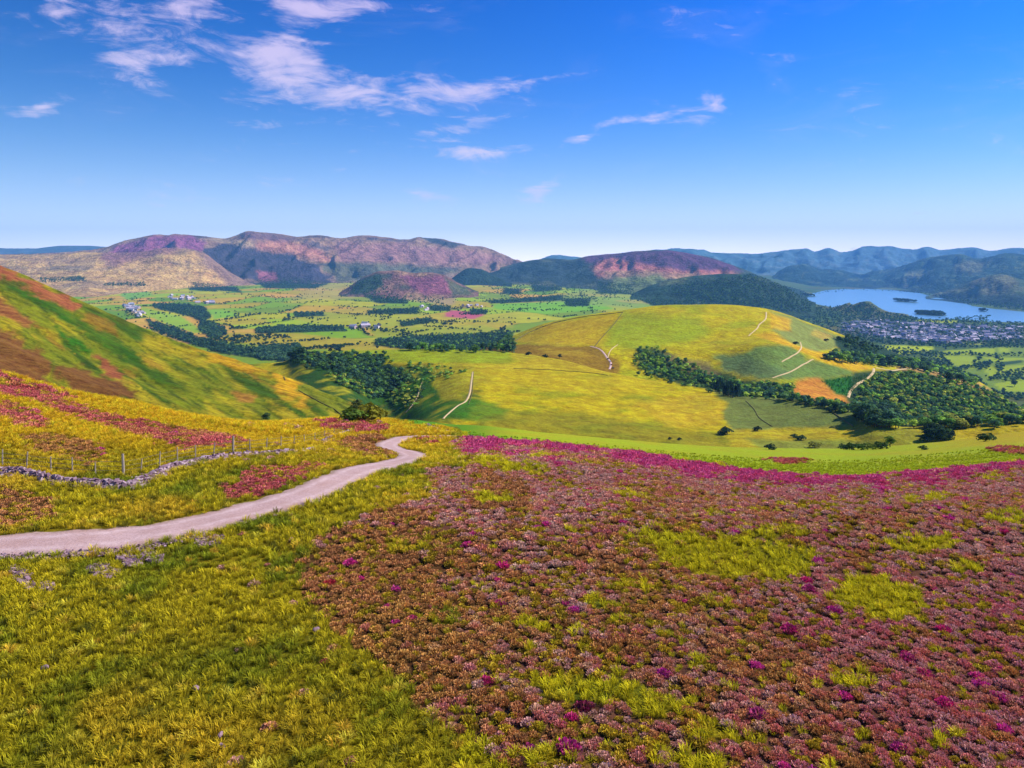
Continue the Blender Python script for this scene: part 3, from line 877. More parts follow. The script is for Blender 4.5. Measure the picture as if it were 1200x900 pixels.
def paint_valley(px, py, X, Y, Z, s):
    idc, e = field_cells(X, Y)
    col = FIELD_PAL[np.clip((idc * len(FIELD_PAL)).astype(int), 0, len(FIELD_PAL) - 1)] * 1.2
    f = fbm(X / 200, Y / 300, 131, 4)
    col = blend(col, sstep(f, 0.1, 0.5) * 0.5, C(176, 160, 50))
    col = blend(col, sstep(0.05 - e, 0, 0.03) * 0.55, C(64, 88, 30))
    P = lambda poly, c, f=1.2, wob=1.5, ws=30, k=1.0, sd=3: paint(col, px, py, poly, c, f, wob, ws, k, sd)
    m = (px > 880) & (px < 1215)
    col[m] = blend(col[m], np.full(m.sum(), 0.85), C(58, 84, 48))
    P([(-600, 300), (0, 322), (60, 327), (60, 336), (0, 330), (-600, 330)], C(190, 160, 110))
    P([(430, 384), (560, 380), (600, 388), (600, 396), (440, 395)], C(160, 164, 36))
    P([(330, 372), (420, 360), (560, 372), (600, 372), (600, 384), (400, 384)], C(178, 168, 40), k=0.7)
    P([(440, 340), (500, 334), (540, 345), (530, 358), (480, 352)], C(176, 150, 92), 2, 3)
    P([(370, 330), (470, 335), (480, 345), (400, 350), (340, 352)], C(186, 162, 80), 2, 3, k=0.7)
    P([(526, 363), (560, 366), (568, 369), (555, 374), (520, 371)], C(196, 96, 108), 0.8, 0.5)
    P([(258, 390), (340, 390), (440, 400), (440, 412), (340, 408), (262, 400)], C(176, 158, 34), 2, 2)
    P([(250, 372), (310, 374), (320, 380), (265, 381)], C(190, 166, 40), 1, 1, k=0.8)
    P([(575, 356), (700, 352), (720, 362), (640, 368), (580, 362)], C(128, 182, 36), 1.2, 1)
    P([(168, 360), (215, 372), (232, 384), (245, 390), (228, 390), (190, 378), (165, 366)], C(150, 180, 40), 1.2, 1)
    P([(245, 363), (270, 364), (280, 370), (250, 374)], C(136, 184, 44), 1, 1)
    P([(140, 336), (172, 338), (178, 346), (150, 352), (140, 345)], C(130, 176, 56), 1, 1)
    P([(690, 336), (745, 338), (790, 352), (740, 362), (640, 352)], C(150, 168, 70), 2, 2, k=0.7)
    P([(770, 336), (790, 340), (812, 352), (790, 348), (765, 342)], C(136, 180, 56), 1, 1)
    for w in DARKW:
        P(w, C(40, 62, 44), 1.0, 1.2, 14)
    for b in BRIGHT:
        P(b, C(178, 190, 20), 0.8, 0.8, 20)
    P([(1093, 412), (1210, 404), (1210, 462), (1160, 466), (1148, 440), (1110, 430)], C(140, 162, 30), 1, 1.5, 20, k=0.6)
    P([(1170, 424), (1200, 422), (1200, 425), (1175, 428)], C(52, 78, 40), 0.8, 0.8, 20)
    P([(980, 373), (1010, 371), (1100, 378), (1210, 384), (1210, 402), (1120, 404), (1040, 402), (985, 391)], C(88, 96, 84), 1, 1, k=0.7)
    # lake shore shingle
    return col

def mtn_painter(base, specs, amp=0.8):
    def f(px, py, X, Y, Z, s):
        col = base_col(len(px), base)
        r = fbm(X / 420, Z / 90 + Y / 900, 141, 4)
        r2 = fbm(X / 150, Z / 60 + Y / 400, 143, 4) + 0.9 * fbm(X / 48 + Z / 160, Z / 190, 145, 4)
        for c, lo, hi, k in amp_list:
            col = blend(col, sstep(r + r2 * 0.5, lo, hi) * k, c)
        for (poly, c, fe, wo, k) in specs:
            paint(col, px, py, poly, c, fe, wo, 22, k)
        return col
    amp_list = amp if isinstance(amp, list) else [(np.asarray(base) * 0.6, 0.05, 0.4, 0.6), (np.asarray(base) * 1.35, -0.5, -0.15, 0.0)]
    return f

m_moor = ground_mat('moor_cover', 0.6, 3.0, 14.0, (0.25, 0.5, 0.3), 0.7, 0.12)
m_fell = ground_mat('fell_grass', 0.06, 0.22, 0.9, (0.25, 0.6, 0.55), 1.0, 2.0, aniso=0.4)
m_plat = ground_mat('plateau_grass', 0.02, 0.08, 0.35, (0.18, 0.38, 0.36), 0.9, 3.0)
m_hill = ground_mat('hill_grass', 0.012, 0.05, 0.2, (0.18, 0.34, 0.34), 0.9, 3.5)
m_val = ground_mat('valley_fields', 0.004, 0.03, 0.15, (0.15, 0.20, 0.15), 0.4, 2.0)
m_mtn = ground_mat('mountain_cover', 0.0025, 0.010, 0.04, (0.25, 0.6, 0.45), 1.0, 45.0)
m_mfar = ground_mat('distant_mountain_cover', 0.001, 0.005, 0.02, (0.15, 0.35, 0.25), 1.0, 30.0)

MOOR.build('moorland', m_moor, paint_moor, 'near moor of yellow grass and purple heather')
FELL.build('fell_side', m_fell, paint_fell, 'steep green fell side rising to the left')
PLAT.build('grassy_plateau', m_plat, paint_plateau, 'yellow-green plateau in the middle distance')
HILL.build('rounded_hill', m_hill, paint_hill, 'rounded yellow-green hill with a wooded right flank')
VAL.build('valley_floor', m_val, paint_valley, 'patchwork valley floor of fields')

TAN = C(214, 168, 98); PURP = C(150, 82, 116); ROCK = C(88, 84, 104); MGRN = C(96, 112, 60); DKG = C(46, 64, 52); OLV = C(136, 130, 74); MAUV = C(168, 116, 110)
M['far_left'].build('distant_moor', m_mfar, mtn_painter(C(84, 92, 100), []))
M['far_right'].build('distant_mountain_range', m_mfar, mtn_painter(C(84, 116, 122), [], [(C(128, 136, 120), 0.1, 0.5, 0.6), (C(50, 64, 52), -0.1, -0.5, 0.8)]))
M['fells_right'].build('lakeside_mountain', m_mtn, mtn_painter(C(46, 74, 58), [
    ([(1060, 322), (1090, 314), (1085, 326), (1060, 336)], C(150, 150, 100), 2, 3, 0.8),
    ([(925, 345), (1020, 335), (1080, 338), (1140, 345), (1200, 350), (1300, 350), (1300, 370), (900, 362)], DKG, 2, 3, 0.9),
    ([(1120, 308), (1160, 306), (1150, 318), (1120, 318)], C(140, 136, 84), 2, 3, 0.6),
    ([(1160, 352), (1240, 350), (1240, 368), (1170, 362)], C(60, 84, 52), 1, 1, 0.9)],
    [(C(112, 124, 80), 0.12, 0.5, 0.75), (C(34, 58, 54), -0.05, -0.4, 0.8)]))
M['spur_right'].build('lakeside_spur', m_mtn, mtn_painter(C(74, 92, 62), [
    ([(1080, 352), (1110, 345), (1160, 345), (1200, 348), (1300, 350), (1300, 372), (1080, 360)], DKG, 2, 3, 0.95),
    ([(1140, 328), (1180, 322), (1195, 332), (1170, 345), (1135, 342)], C(136, 128, 86), 2, 5, 0.6)],
    [(C(120, 122, 80), 0.1, 0.5, 0.7), (C(56, 76, 50), -0.1, -0.4, 0.8)]))
M['massif'].build('mountain_massif', m_mtn, mtn_painter(C(160, 122, 92), [
    ([(120, 300), (140, 287), (180, 276), (225, 276), (242, 285), (235, 296), (205, 290), (170, 295), (140, 305)], PURP, 2, 3, 0.95),
    ([(235, 292), (270, 283), (300, 292), (322, 294), (345, 300), (372, 312), (392, 332), (330, 333), (290, 328), (262, 316), (245, 305)], ROCK * 0.55, 2, 7, 0.95),  # dark crag rock, with the crag shade put into its colour
    ([(300, 285), (330, 280), (372, 292), (395, 305), (380, 308), (350, 300), (325, 294), (300, 292)], C(196, 130, 104), 3, 4, 0.9),
    ([(235, 280), (270, 281), (300, 284), (285, 288), (262, 284)], C(190, 160, 116), 2, 2, 0.8),
    ([(300, 318), (322, 320), (326, 330), (302, 330)], C(182, 104, 116), 2, 3, 0.8),
    ([(275, 272), (320, 274), (350, 280), (330, 284), (290, 280)], C(110, 78, 92), 2, 2, 0.7),
    ([(390, 285), (470, 285), (560, 295), (600, 306), (560, 310), (470, 308), (400, 305)], MAUV, 4, 6, 0.75),
    ([(370, 308), (440, 308), (520, 314), (560, 318), (500, 325), (400, 332)], C(84, 96, 70), 3, 5, 0.8),
    ([(488, 276), (512, 279), (540, 286), (530, 291), (505, 285)], C(56, 66, 70), 1.5, 2, 0.9),
    ([(285, 331), (345, 331), (395, 335), (395, 342), (290, 340)], DKG, 1.5, 2, 0.95)],
    [(C(164, 134, 110), 0.05, 0.4, 0.7), (C(74, 70, 82), -0.05, -0.4, 0.7)]))
M['foothill'].build('tan_foothill', m_mtn, mtn_painter(TAN, [
    ([(118, 305), (118, 290), (230, 284), (225, 292), (200, 296), (165, 304), (135, 312)], C(146, 92, 96), 3, 5, 0.8),
    ([(0, 303), (90, 303), (130, 308), (60, 310)], C(176, 140, 106), 3, 4, 0.6),
    ([(60, 312), (110, 311), (100, 318), (60, 318)], C(140, 120, 90), 2, 3, 0.6),
    ([(222, 288), (248, 297), (300, 334), (272, 338), (240, 312)], C(140, 106, 98), 4, 5, 0.8)],
    [(C(206, 164, 96), 0.05, 0.4, 0.7), (C(150, 124, 92), -0.05, -0.4, 0.7)]))
M['central'].build('heathery_mountain', m_mtn, mtn_painter(C(66, 80, 66), [
    ([(680, 300), (740, 294), (800, 294), (845, 304), (872, 318), (840, 318), (760, 315), (690, 310)], C(106, 62, 94), 2, 4, 0.9),
    ([(688, 312), (715, 303), (750, 308), (790, 316), (845, 317), (870, 320), (840, 326), (780, 326), (720, 326), (700, 324)], C(198, 118, 104), 2, 4, 0.95),
    ([(700, 318), (760, 318), (840, 322), (780, 329), (720, 330)], C(184, 150, 104), 2, 4, 0.7),
    ([(720, 325), (775, 322), (790, 340), (740, 345), (710, 336)], C(128, 140, 72), 2, 4, 0.9),
    ([(770, 330), (880, 318), (960, 345), (960, 370), (800, 366)], C(44, 66, 44), 2, 4, 0.95),
    ([(600, 308), (690, 306), (700, 320), (640, 335), (580, 330)], C(54, 70, 64), 2, 4, 0.8),
    ([(580, 334), (640, 330), (662, 338), (640, 345), (580, 345)], C(150, 146, 96), 1.5, 5, 0.5)],
    [(C(110, 112, 74), 0.1, 0.45, 0.7), (C(44, 56, 50), -0.05, -0.4, 0.8)]))
M['crag'].build('wooded_crag', m_mtn, mtn_painter(C(50, 74, 46), [
    ([(770, 326), (810, 324), (800, 332), (775, 334)], C(120, 128, 70), 2, 3, 0.7)],
    [(C(76, 92, 66), 0.1, 0.45, 0.8), (C(36, 56, 38), -0.05, -0.4, 0.8)]))
M['knoll'].build('heathery_knoll', m_mtn, mtn_painter(C(140, 100, 84), [
    ([(405, 345), (425, 326), (445, 320), (450, 334), (430, 346)], C(52, 78, 52), 2, 3, 0.95),
    ([(470, 324), (520, 324), (545, 342), (500, 346), (480, 336)], C(156, 84, 104), 2, 4, 0.8),
    ([(520, 324), (540, 334), (556, 346), (530, 346)], C(84, 104, 60), 2, 3, 0.8)],
    [(C(176, 140, 96), 0.1, 0.45, 0.8), (C(70, 78, 60), -0.05, -0.4, 0.9)]))
M['dark_knoll'].build('dark_wooded_knoll', m_mtn, mtn_painter(C(44, 64, 50), []))

# base ground far below everything, out to the horizon
def base_ground():
    r = 60000; n = 64
    V = [(0, 0, -9)] + [(r * math.cos(2 * math.pi * i / n), r * math.sin(2 * math.pi * i / n), -9) for i in range(n)]
    me = bpy.data.meshes.new('ground')
    me.from_pydata(V, [], [(0, 1 + i, 1 + (i + 1) % n) for i in range(n)])
    me.materials.append(plain_mat('low_ground', C(120, 132, 60), ns=0.003, bump=0.1))
    tag(link('ground', me), 'low ground reaching out to the horizon', None, None, 'structure')
base_ground()

# ------------------------------------------------------------------ lake
def lake():
    m, w, b = new_mat('lake_water')
    b.inputs['Base Color'].default_value = (*C(124, 174, 204), 1)
    b.inputs['Roughness'].default_value = 0.22
    b.inputs['Specular IOR Level'].default_value = 0.6
    tc = w.new('ShaderNodeTexCoord')
    bp = w.new('ShaderNodeBump'); bp.inputs['Strength'].default_value = 0.5; bp.inputs['Distance'].default_value = 1.0
    w.l.new(w.noise(tc.outputs['Object'], 0.06, 5, 0.6), bp.inputs['Height'])
    w.l.new(bp.outputs[0], b.inputs['Normal'])
    V = [(1300, 3300, 0), (12500, 3300, 0), (22000, 10600, 0), (3000, 10600, 0)]
    me = bpy.data.meshes.new('lake_water'); me.from_pydata(V, [], [(0, 1, 2, 3)]); me.materials.append(m)
    tag(link('lake', me), 'long blue lake below the mountains', None, None, 'structure')
lake()

# ------------------------------------------------------------------ ribbons: paths and field walls draped on the land
def resample(P, step):
    P = np.asarray(P, float); d = np.r_[0, np.cumsum(np.linalg.norm(np.diff(P[:, :2], axis=0), axis=1))]
    n = max(2, int(d[-1] / step) + 1); t = np.linspace(0, d[-1], n)
    return np.stack([np.interp(t, d, P[:, i]) for i in range(P.shape[1])], -1)

def dense_px(poly, n=6):
    P = np.asarray(poly, float)
    t = np.arange(len(P)); tt = np.linspace(0, len(P) - 1, (len(P) - 1) * n + 1)
    out = []
    for k in range(2):
        y = P[:, k]; d = np.gradient(y)
        i = np.clip(np.floor(tt).astype(int), 0, len(P) - 2); f = tt - i
        h00 = 2 * f ** 3 - 3 * f ** 2 + 1; h10 = f ** 3 - 2 * f ** 2 + f; h01 = -2 * f ** 3 + 3 * f ** 2; h11 = f ** 3 - f ** 2
        out.append(h00 * y[i] + h10 * d[i] + h01 * y[i + 1] + h11 * d[i + 1])
    return np.stack(out, -1)

def zmax(X, Y, sheets):
    return np.max([s.z(X, Y) for s in sheets], axis=0)

def ribbon_pts(poly, sheets, step=1.0, n=6):
    D = dense_px(poly, n)
    X, Y, Z, w = locate(D[:, 0], D[:, 1], sheets)
    ok = np.isfinite(Y)
    return resample(np.stack([X[ok], Y[ok]], -1), step)

def make_path(name, poly, sheets, width, mat, label, lift=0.25, step=4, wob=0.15, kind='structure', cols=5, n=6):
    P = ribbon_pts(poly, sheets, step, n)
    T = np.gradient(P, axis=0); T /= np.linalg.norm(T, axis=1, keepdims=True) + 1e-9
    N = np.stack([-T[:, 1], T[:, 0]], -1)
    W = width * (1 + wob * (noise(np.arange(len(P)) * 0.35, 0 * P[:, 0], 5) + 0.5 * noise(np.arange(len(P)) * 0.9, 0 * P[:, 0], 6)))
    V = []
    s_ = np.linspace(-0.5, 0.5, cols)
    for k in s_:
        Q = P + N * (W * k)[:, None]
        z = zmax(Q[:, 0], Q[:, 1], sheets) + lift * (1 - (2 * abs(k)) ** 4 * 0.9)
        V.append(np.c_[Q, z])
    V = np.array(V)
    c, L = V.shape[0], V.shape[1]
    idx = np.arange(c * L).reshape(c, L)
    F = np.stack([idx[:-1, :-1], idx[1:, :-1], idx[1:, 1:], idx[:-1, 1:]], -1).reshape(-1, 4)[:, ::-1]
    sl = np.repeat(np.abs(s_) * 2, L)
    o = link(name, mesh_from(name, V.reshape(-1, 3), F, mat, True, attrs={'s': ('FLOAT', sl)}))
    tag(o, label, None, None, kind)
    return o, P

m_gravel, _w, _b = new_mat('path_gravel')
_tc = _w.new('ShaderNodeTexCoord')
_n1 = _w.noise(_tc.outputs['Object'], 0.6, 4, 0.6); _n2 = _w.noise(_tc.outputs['Object'], 9.0, 5, 0.75)
_c = _w.mix(_w.rng(_n1, 0.35, 0.65, 0, 1), (*C(204, 166, 150), 1), (*C(222, 188, 176), 1))
_c = _w.mix(_w.rng(_n2, 0.35, 0.72, 0, 0.75), _c, (*C(156, 122, 112), 1))
_sa = _w.new('ShaderNodeAttribute', attribute_name='s')
_n3 = _w.noise(_tc.outputs['Object'], 2.2, 4, 0.7)
_rut = _w.rng(_w.m('ABSOLUTE', _w.m('SUBTRACT', _sa.outputs['Fac'], 0.45)), 0.0, 0.22, 1.0, 0.0, True)
_c = _w.mix(_w.m('MULTIPLY', _rut, _w.rng(_n3, 0.4, 0.6, 0.1, 0.55)), _c, (*C(232, 204, 192), 1))
_edge = _w.m('MULTIPLY', _w.rng(_sa.outputs['Fac'], 0.6, 1.0, 0.0, 1.0, True), _w.rng(_n3, 0.38, 0.6, 0.0, 1.0))
_c = _w.mix(_edge, _c, (*C(128, 112, 62), 1))
_w.l.new(_c, _b.inputs['Base Color'])
_bp = _w.new('ShaderNodeBump'); _bp.inputs['Strength'].default_value = 0.6; _bp.inputs['Distance'].default_value = 0.05
_w.l.new(_n2, _bp.inputs['Height']); _w.l.new(_bp.outputs[0], _b.inputs['Normal'])
m_track = plain_mat('pale_track', C(214, 186, 130), ns=0.4, amp=0.25)
m_trackr = plain_mat('rosy_track', C(222, 184, 170), ns=0.4, amp=0.25)
m_wallf = plain_mat('field_wall', C(112, 104, 60), ns=0.3, amp=0.3)

_, PATHW = make_path('gravel_path', PATHC, [MOOR], 3.3, m_gravel, 'pale gravel path winding across the moor', lift=0.10, step=0.6, wob=0.2, cols=9)
SD = [PLAT, HILL]
for poly, wd, mt, lab in [
    ([(519, 491), (526, 484), (536, 476), (545, 471), (550, 462), (552, 450), (554, 436)], 3.2, m_track, 'pale track climbing the plateau edge'),
    ([(475, 484), (484, 473), (489, 465), (492, 455), (495, 447)], 2.4, m_track, 'thin pale track in the green gully'),
    ([(714, 433), (716, 426), (712, 420), (706, 412), (700, 408), (692, 406)], 4.5, m_trackr, 'pale rosy lane running up to the rounded hill'),
    ([(712, 420), (714, 413), (718, 408), (724, 404)], 2.6, m_track, 'short pale track forking uphill from the lane'),
    ([(898, 366), (897, 374), (890, 380), (887, 385), (880, 391), (877, 394)], 4, m_track, 'pale track curving over the hill shoulder'),
    ([(916, 424), (925, 419), (935, 413), (939, 407), (938, 401)], 3, m_track, 'upper pale track on the grey-green flank'),
    ([(905, 443), (925, 436), (940, 428), (953, 421)], 3, m_track, 'lower pale track on the grey-green flank'),
    ([(994, 466), (997, 458), (1005, 450), (1016, 444), (1023, 437), (1024, 432)], 5.5, m_track, 'broad pale track between the conifers and the wood'),
    ([(1026, 431), (1045, 434), (1065, 432), (1085, 434), (1105, 438), (1120, 444), (1140, 450), (1155, 456), (1172, 466)], 6, m_track, 'pale track along the crest of the wooded ridge'),
]:
    make_path('hill_track', poly, SD, wd * 0.62, mt, lab, lift=0.5, step=6)

# field walls: low dry-stone walls that show as dark lines
def field_wall(poly, sheets, h, th, label, step=8):
    h = h * 0.55; th = th * 0.45
    P = ribbon_pts(poly, sheets, step)
    T = np.gradient(P, axis=0); T /= np.linalg.norm(T, axis=1, keepdims=True) + 1e-9
    N = np.stack([-T[:, 1], T[:, 0]], -1)
    prof = [(-0.5, -0.6), (-0.38, 1.0), (0.38, 1.0), (0.5, -0.6)]
    V = []
    hh = h * (1 + 0.2 * noise(np.arange(len(P)) * 0.8, P[:, 0] * 0, 3))
    for a, b in prof:
        Q = P + N * (th * a)
        V.append(np.c_[Q, zmax(P[:, 0], P[:, 1], sheets) + hh * b])
    V = np.array(V); c, L = V.shape[:2]
    idx = np.arange(c * L).reshape(c, L)
    F = np.stack([idx[:-1, :-1], idx[1:, :-1], idx[1:, 1:], idx[:-1, 1:]], -1).reshape(-1, 4)[:, ::-1]
    F = np.r_[F, [[idx[0, 0], idx[1, 0], idx[2, 0], idx[3, 0]], [idx[3, -1], idx[2, -1], idx[1, -1], idx[0, -1]]]]
    o = link('field_wall', mesh_from('field_wall', V.reshape(-1, 3), F, m_wallf, False))
    tag(o, label, 'wall', 'dry stone walls across the hills')
    return o
field_wall([(600, 402), (620, 390), (645, 380), (680, 372), (705, 369), (730, 366)], SD, 2.0, 2.2, 'long dark wall curving along the left shoulder of the rounded hill')
field_wall([(697, 406), (706, 395), (718, 382), (730, 366)], SD, 1.6, 1.6, 'dark wall running straight up the rounded hill from the lane')
field_wall([(874, 470), (884, 480), (890, 490), (905, 500)], SD, 0.8, 1.4, 'dark wall dropping down the left of the grey-green apron')
field_wall([(970, 480), (985, 490), (1000, 500)], SD, 1.4, 1.6, 'dark wall on the right of the grey-green apron')
field_wall([(326, 430), (331, 438), (334, 446)], [FELL], 1.2, 1.4, 'short dark wall near the end of the green fell')
field_wall([(350, 458), (372, 470), (395, 482), (404, 490)], [FELL], 0.9, 1.0, 'dark wall slanting down the foot of the green fell')
field_wall([(555, 436), (554, 450), (553, 462), (549, 474)], [PLAT], 1.0, 1.2, 'wall beside the pale track on the plateau')
field_wall([(602, 432), (650, 434), (690, 437), (712, 440)], SD, 1.0, 1.4, 'low wall across the plateau left of the lane')

# ------------------------------------------------------------------ plants: source meshes (never linked themselves, only their copies stand in the scene)
def rand_dirs(n, rg):
    v = rg.normal(size=(n, 3)); return v / np.linalg.norm(v, axis=1, keepdims=True)

def quads_at(P, U, W, sz, rg, asp=1.0):
    """small leaf faces centred at P spanned by U and W"""
    a = U * (sz * asp)[:, None]; b = W * sz[:, None]
    V = np.stack([P - a - b, P + a - b, P + a * 0.6 + b, P - a * 0.6 + b], 1).reshape(-1, 3)
    F = np.arange(len(V)).reshape(-1, 4)
    return V, F

def crown_mesh(name, mat, seed, n=260, H=1.0, kind='broad', leaf=0.06):
    """crown of a tree one metre tall: leafy clumps on uneven lobes"""
    rg = np.random.default_rng(seed)
    pts = []; k = []
    if kind == 'broad':
        lobes = []
        for i in range(9):
            a = i * 2.4 + rg.uniform(-0.4, 0.4); r = rg.uniform(0.08, 0.26); z = rg.uniform(0.36, 0.78)
            lobes.append((r * math.cos(a), r * math.sin(a), z, rg.uniform(0.14, 0.22)))
        lobes.append((0, 0, 0.78, 0.2)); lobes.append((0, 0, 0.55, 0.27))
        per = n // len(lobes)
        for (x, y, z, r) in lobes:
            d = rand_dirs(per, rg); d[:, 2] = np.abs(d[:, 2]) * 1.1 - 0.35
            rr = r * rg.uniform(0.75, 1.12, (per, 1))
            pts.append(np.array([x, y, z]) + d * rr * [1, 1, 0.85])
    elif kind == 'conifer':
        t = rg.uniform(0, 1, n) ** 0.8
        a = rg.uniform(0, 6.283, n); r = (1 - t) * 0.2 * (0.65 + 0.35 * np.abs(np.sin(t * 22))) + 0.01
        pts.append(np.stack([r * np.cos(a), r * np.sin(a), 0.08 + t * 0.92], -1))
    else:  # bush
        for i in range(7):
            a = i * 2.4; r = rg.uniform(0.1, 0.4); R0 = rg.uniform(0.22, 0.36)
            d = rand_dirs(n // 7, rg); d[:, 2] = np.abs(d[:, 2])
            pts.append(np.array([r * math.cos(a), r * math.sin(a), rg.uniform(0.1, 0.5)]) + d * R0 * rg.uniform(0.8, 1.1, (n // 7, 1)))
    P = np.concatenate(pts)
    N = rand_dirs(len(P), rg) * 0.7 + (P - [0, 0, 0.5]) * 1.6 + [0, 0, 0.4]
    N /= np.linalg.norm(N, axis=1, keepdims=True)
    U = np.cross(N, rand_dirs(len(P), rg)); U /= np.linalg.norm(U, axis=1, keepdims=True) + 1e-9
    W = np.cross(N, U)
    V, F = quads_at(P, U, W, leaf * rg.uniform(0.6, 1.3, len(P)), rg)
    j = np.repeat(rg.uniform(0.6, 1.35, len(P)), 4)
    kk = np.full(len(V), 1.0)
    return mesh_from(name, V, F, mat, False, attrs={'k': ('FLOAT', kk), 'j': ('FLOAT', j)})

def tube(P, rad, n=5):
    P = np.asarray(P, float); V = []
    T = np.gradient(P, axis=0); T /= np.linalg.norm(T, axis=1, keepdims=True)
    for p, t, r in zip(P, T, rad):
        a = np.cross(t, [0.3, 1, 0.1]); a /= np.linalg.norm(a); b = np.cross(t, a)
        for i in range(n):
            q = 2 * math.pi * i / n
            V.append(p + r * (math.cos(q) * a + math.sin(q) * b))
    F = []
    for i in range(len(P) - 1):
        for k in range(n):
            F.append((i * n + k, i * n + (k + 1) % n, (i + 1) * n + (k + 1) % n, (i + 1) * n + k))
    return np.array(V), np.array(F)

def join(parts):
    V = []; F = []; o = 0
    for v, f in parts:
        V.append(v); F.append(f + o); o += len(v)
    return np.concatenate(V), np.concatenate(F)

def trunk_mesh(name, mat, seed, kind='broad'):
    rg = np.random.default_rng(seed)
    ps = [tube([(0, 0, -0.05), (0.005, 0, 0.2), (0.012, 0.01, 0.45), (0, 0.01, 0.75)], [0.035, 0.026, 0.02, 0.006])]
    if kind == 'broad':
        for i in range(5):
            a = i * 1.3 + rg.uniform(-0.3, 0.3); z = 0.22 + 0.07 * i
            ps.append(tube([(0, 0, z), (0.1 * math.cos(a), 0.1 * math.sin(a), z + 0.13), (0.21 * math.cos(a), 0.21 * math.sin(a), z + 0.26)], [0.015, 0.010, 0.004], 4))
    V, F = join(ps)
    return mesh_from(name, V, F, mat, True)

pm_i = plant_mat('foliage_scattered', 'inst', stem=(0.03, 0.03, 0.012), trans=0.3)
pm_o = plant_mat('foliage', 'obj', stem=(0.03, 0.03, 0.012), trans=0.3)
hm_i = plant_mat('heather_scattered', 'inst', stem=(0.15, 0.115, 0.03), trans=0.15)
hm_o = plant_mat('heather', 'obj', stem=(0.15, 0.115, 0.03), trans=0.15)
gm_i = plant_mat('grass_scattered', 'inst', stem=(0.16, 0.145, 0.015), trans=0.35)
bark = plain_mat('bark', C(96, 80, 62), ns=20, amp=0.4)

CROWNS = [crown_mesh('crown_leaves', pm_o, 11 + i, 330, kind=('broad', 'broad', 'broad', 'conifer', 'bush')[i], leaf=(0.05, 0.055, 0.05, 0.035, 0.06)[i]) for i in range(5)]
TRUNKS = [trunk_mesh('trunk_wood', bark, 21 + i, ('broad', 'broad', 'broad', 'conifer', 'broad')[i]) for i in range(5)]
SCROWN = [crown_mesh('scattered_crown', pm_i, 31 + i, (120, 120, 120, 100, 110)[i], kind=('broad', 'broad', 'broad', 'conifer', 'bush')[i], leaf=(0.085, 0.08, 0.085, 0.05, 0.09)[i]) for i in range(5)]

def heather_mesh(name, mat, seed, n=230):
    rg = np.random.default_rng(seed)
    # lumpy low dome of sprigs: radius about 0.5, height about 0.42
    lob = [(0, 0, 0.34)] + [(0.24 * math.cos(a), 0.24 * math.sin(a), rg.uniform(0.2, 0.28)) for a in np.arange(5) * 1.256 + rg.uniform(0, 1)]
    per = n // len(lob)
    Vs = []; Fs = []; ks = []; js = []; o = 0
    for (x, y, r) in lob:
        d = rand_dirs(per, rg); d[:, 2] = np.abs(d[:, 2]) ** 0.7
        d /= np.linalg.norm(d, axis=1, keepdims=True)
        c = np.array([x, y, 0.02])
        tip = c + d * r * rg.uniform(0.9, 1.25, (per, 1)) * [1, 1, 1.15]
        root = c + d * r * 0.45 + [0, 0, -0.02]
        sd_ = np.cross(d, rand_dirs(per, rg)); sd_ /= np.linalg.norm(sd_, axis=1, keepdims=True)
        w = rg.uniform(0.022, 0.045, (per, 1))
        v = np.stack([root - sd_ * w * 0.4, root + sd_ * w * 0.4, tip + sd_ * w, tip - sd_ * w], 1).reshape(-1, 3)
        Vs.append(v); Fs.append(np.arange(len(v)).reshape(-1, 4) + o); o += len(v)
        kt = np.clip(rg.uniform(0.75, 1.05, per) * (0.25 + 0.85 * d[:, 2]), 0.1, 1)
        ks.append(np.stack([kt * 0, kt * 0, kt, kt], 1).ravel())
        js.append(np.repeat(rg.uniform(0.6, 1.4, per), 4))
    return mesh_from(name, np.concatenate(Vs), np.concatenate(Fs), mat, False, attrs={'k': ('FLOAT', np.concatenate(ks)), 'j': ('FLOAT', np.concatenate(js))})

def grass_mesh(name, mat, seed, n=46, lean=0.5, h=0.42):
    rg = np.random.default_rng(seed)
    V = []; F = []; ks = []; js = []
    for i in range(n):
        a = rg.uniform(0, 6.283); r = 0.2 * math.sqrt(rg.uniform()); x, y = r * math.cos(a), r * math.sin(a)
        b = a + rg.uniform(-1, 1); L = h * rg.uniform(0.55, 1.15); ln = lean * rg.uniform(0.4, 1.3)
        w = rg.uniform(0.008, 0.018)
        dx, dy = math.cos(b), math.sin(b); sx, sy = -dy * w, dx * w
        p0 = (x, y, -0.03); p1 = (x + dx * L * 0.25 * ln, y + dy * L * 0.25 * ln, L * 0.6); p2 = (x + dx * L * 0.8 * ln, y + dy * L * 0.8 * ln, L * (1 - 0.3 * ln))
        o = len(V); j = rg.uniform(0.65, 1.35)
        V += [(p0[0] - sx, p0[1] - sy, p0[2]), (p0[0] + sx, p0[1] + sy, p0[2]), (p1[0] + sx, p1[1] + sy, p1[2]), (p1[0] - sx, p1[1] - sy, p1[2]),
              (p2[0] + sx * 0.3, p2[1] + sy * 0.3, p2[2]), (p2[0] - sx * 0.3, p2[1] - sy * 0.3, p2[2])]
        F += [(o, o + 1, o + 2, o + 3), (o + 3, o + 2, o + 4, o + 5)]
        ks += [0.1, 0.1, 0.7, 0.7, 1, 1]; js += [j] * 6
    return mesh_from(name, np.array(V), np.array(F), mat, False, attrs={'k': ('FLOAT', ks), 'j': ('FLOAT', js)})

HM_I = [heather_mesh('scattered_heather', hm_i, 41 + i) for i in range(4)]
HM_O = [heather_mesh('heather_sprigs', hm_o, 51 + i, 420) for i in range(4)]
GM_I = [grass_mesh('scattered_grass', gm_i, 61 + i, 46, 0.5 + 0.2 * i) for i in range(3)]

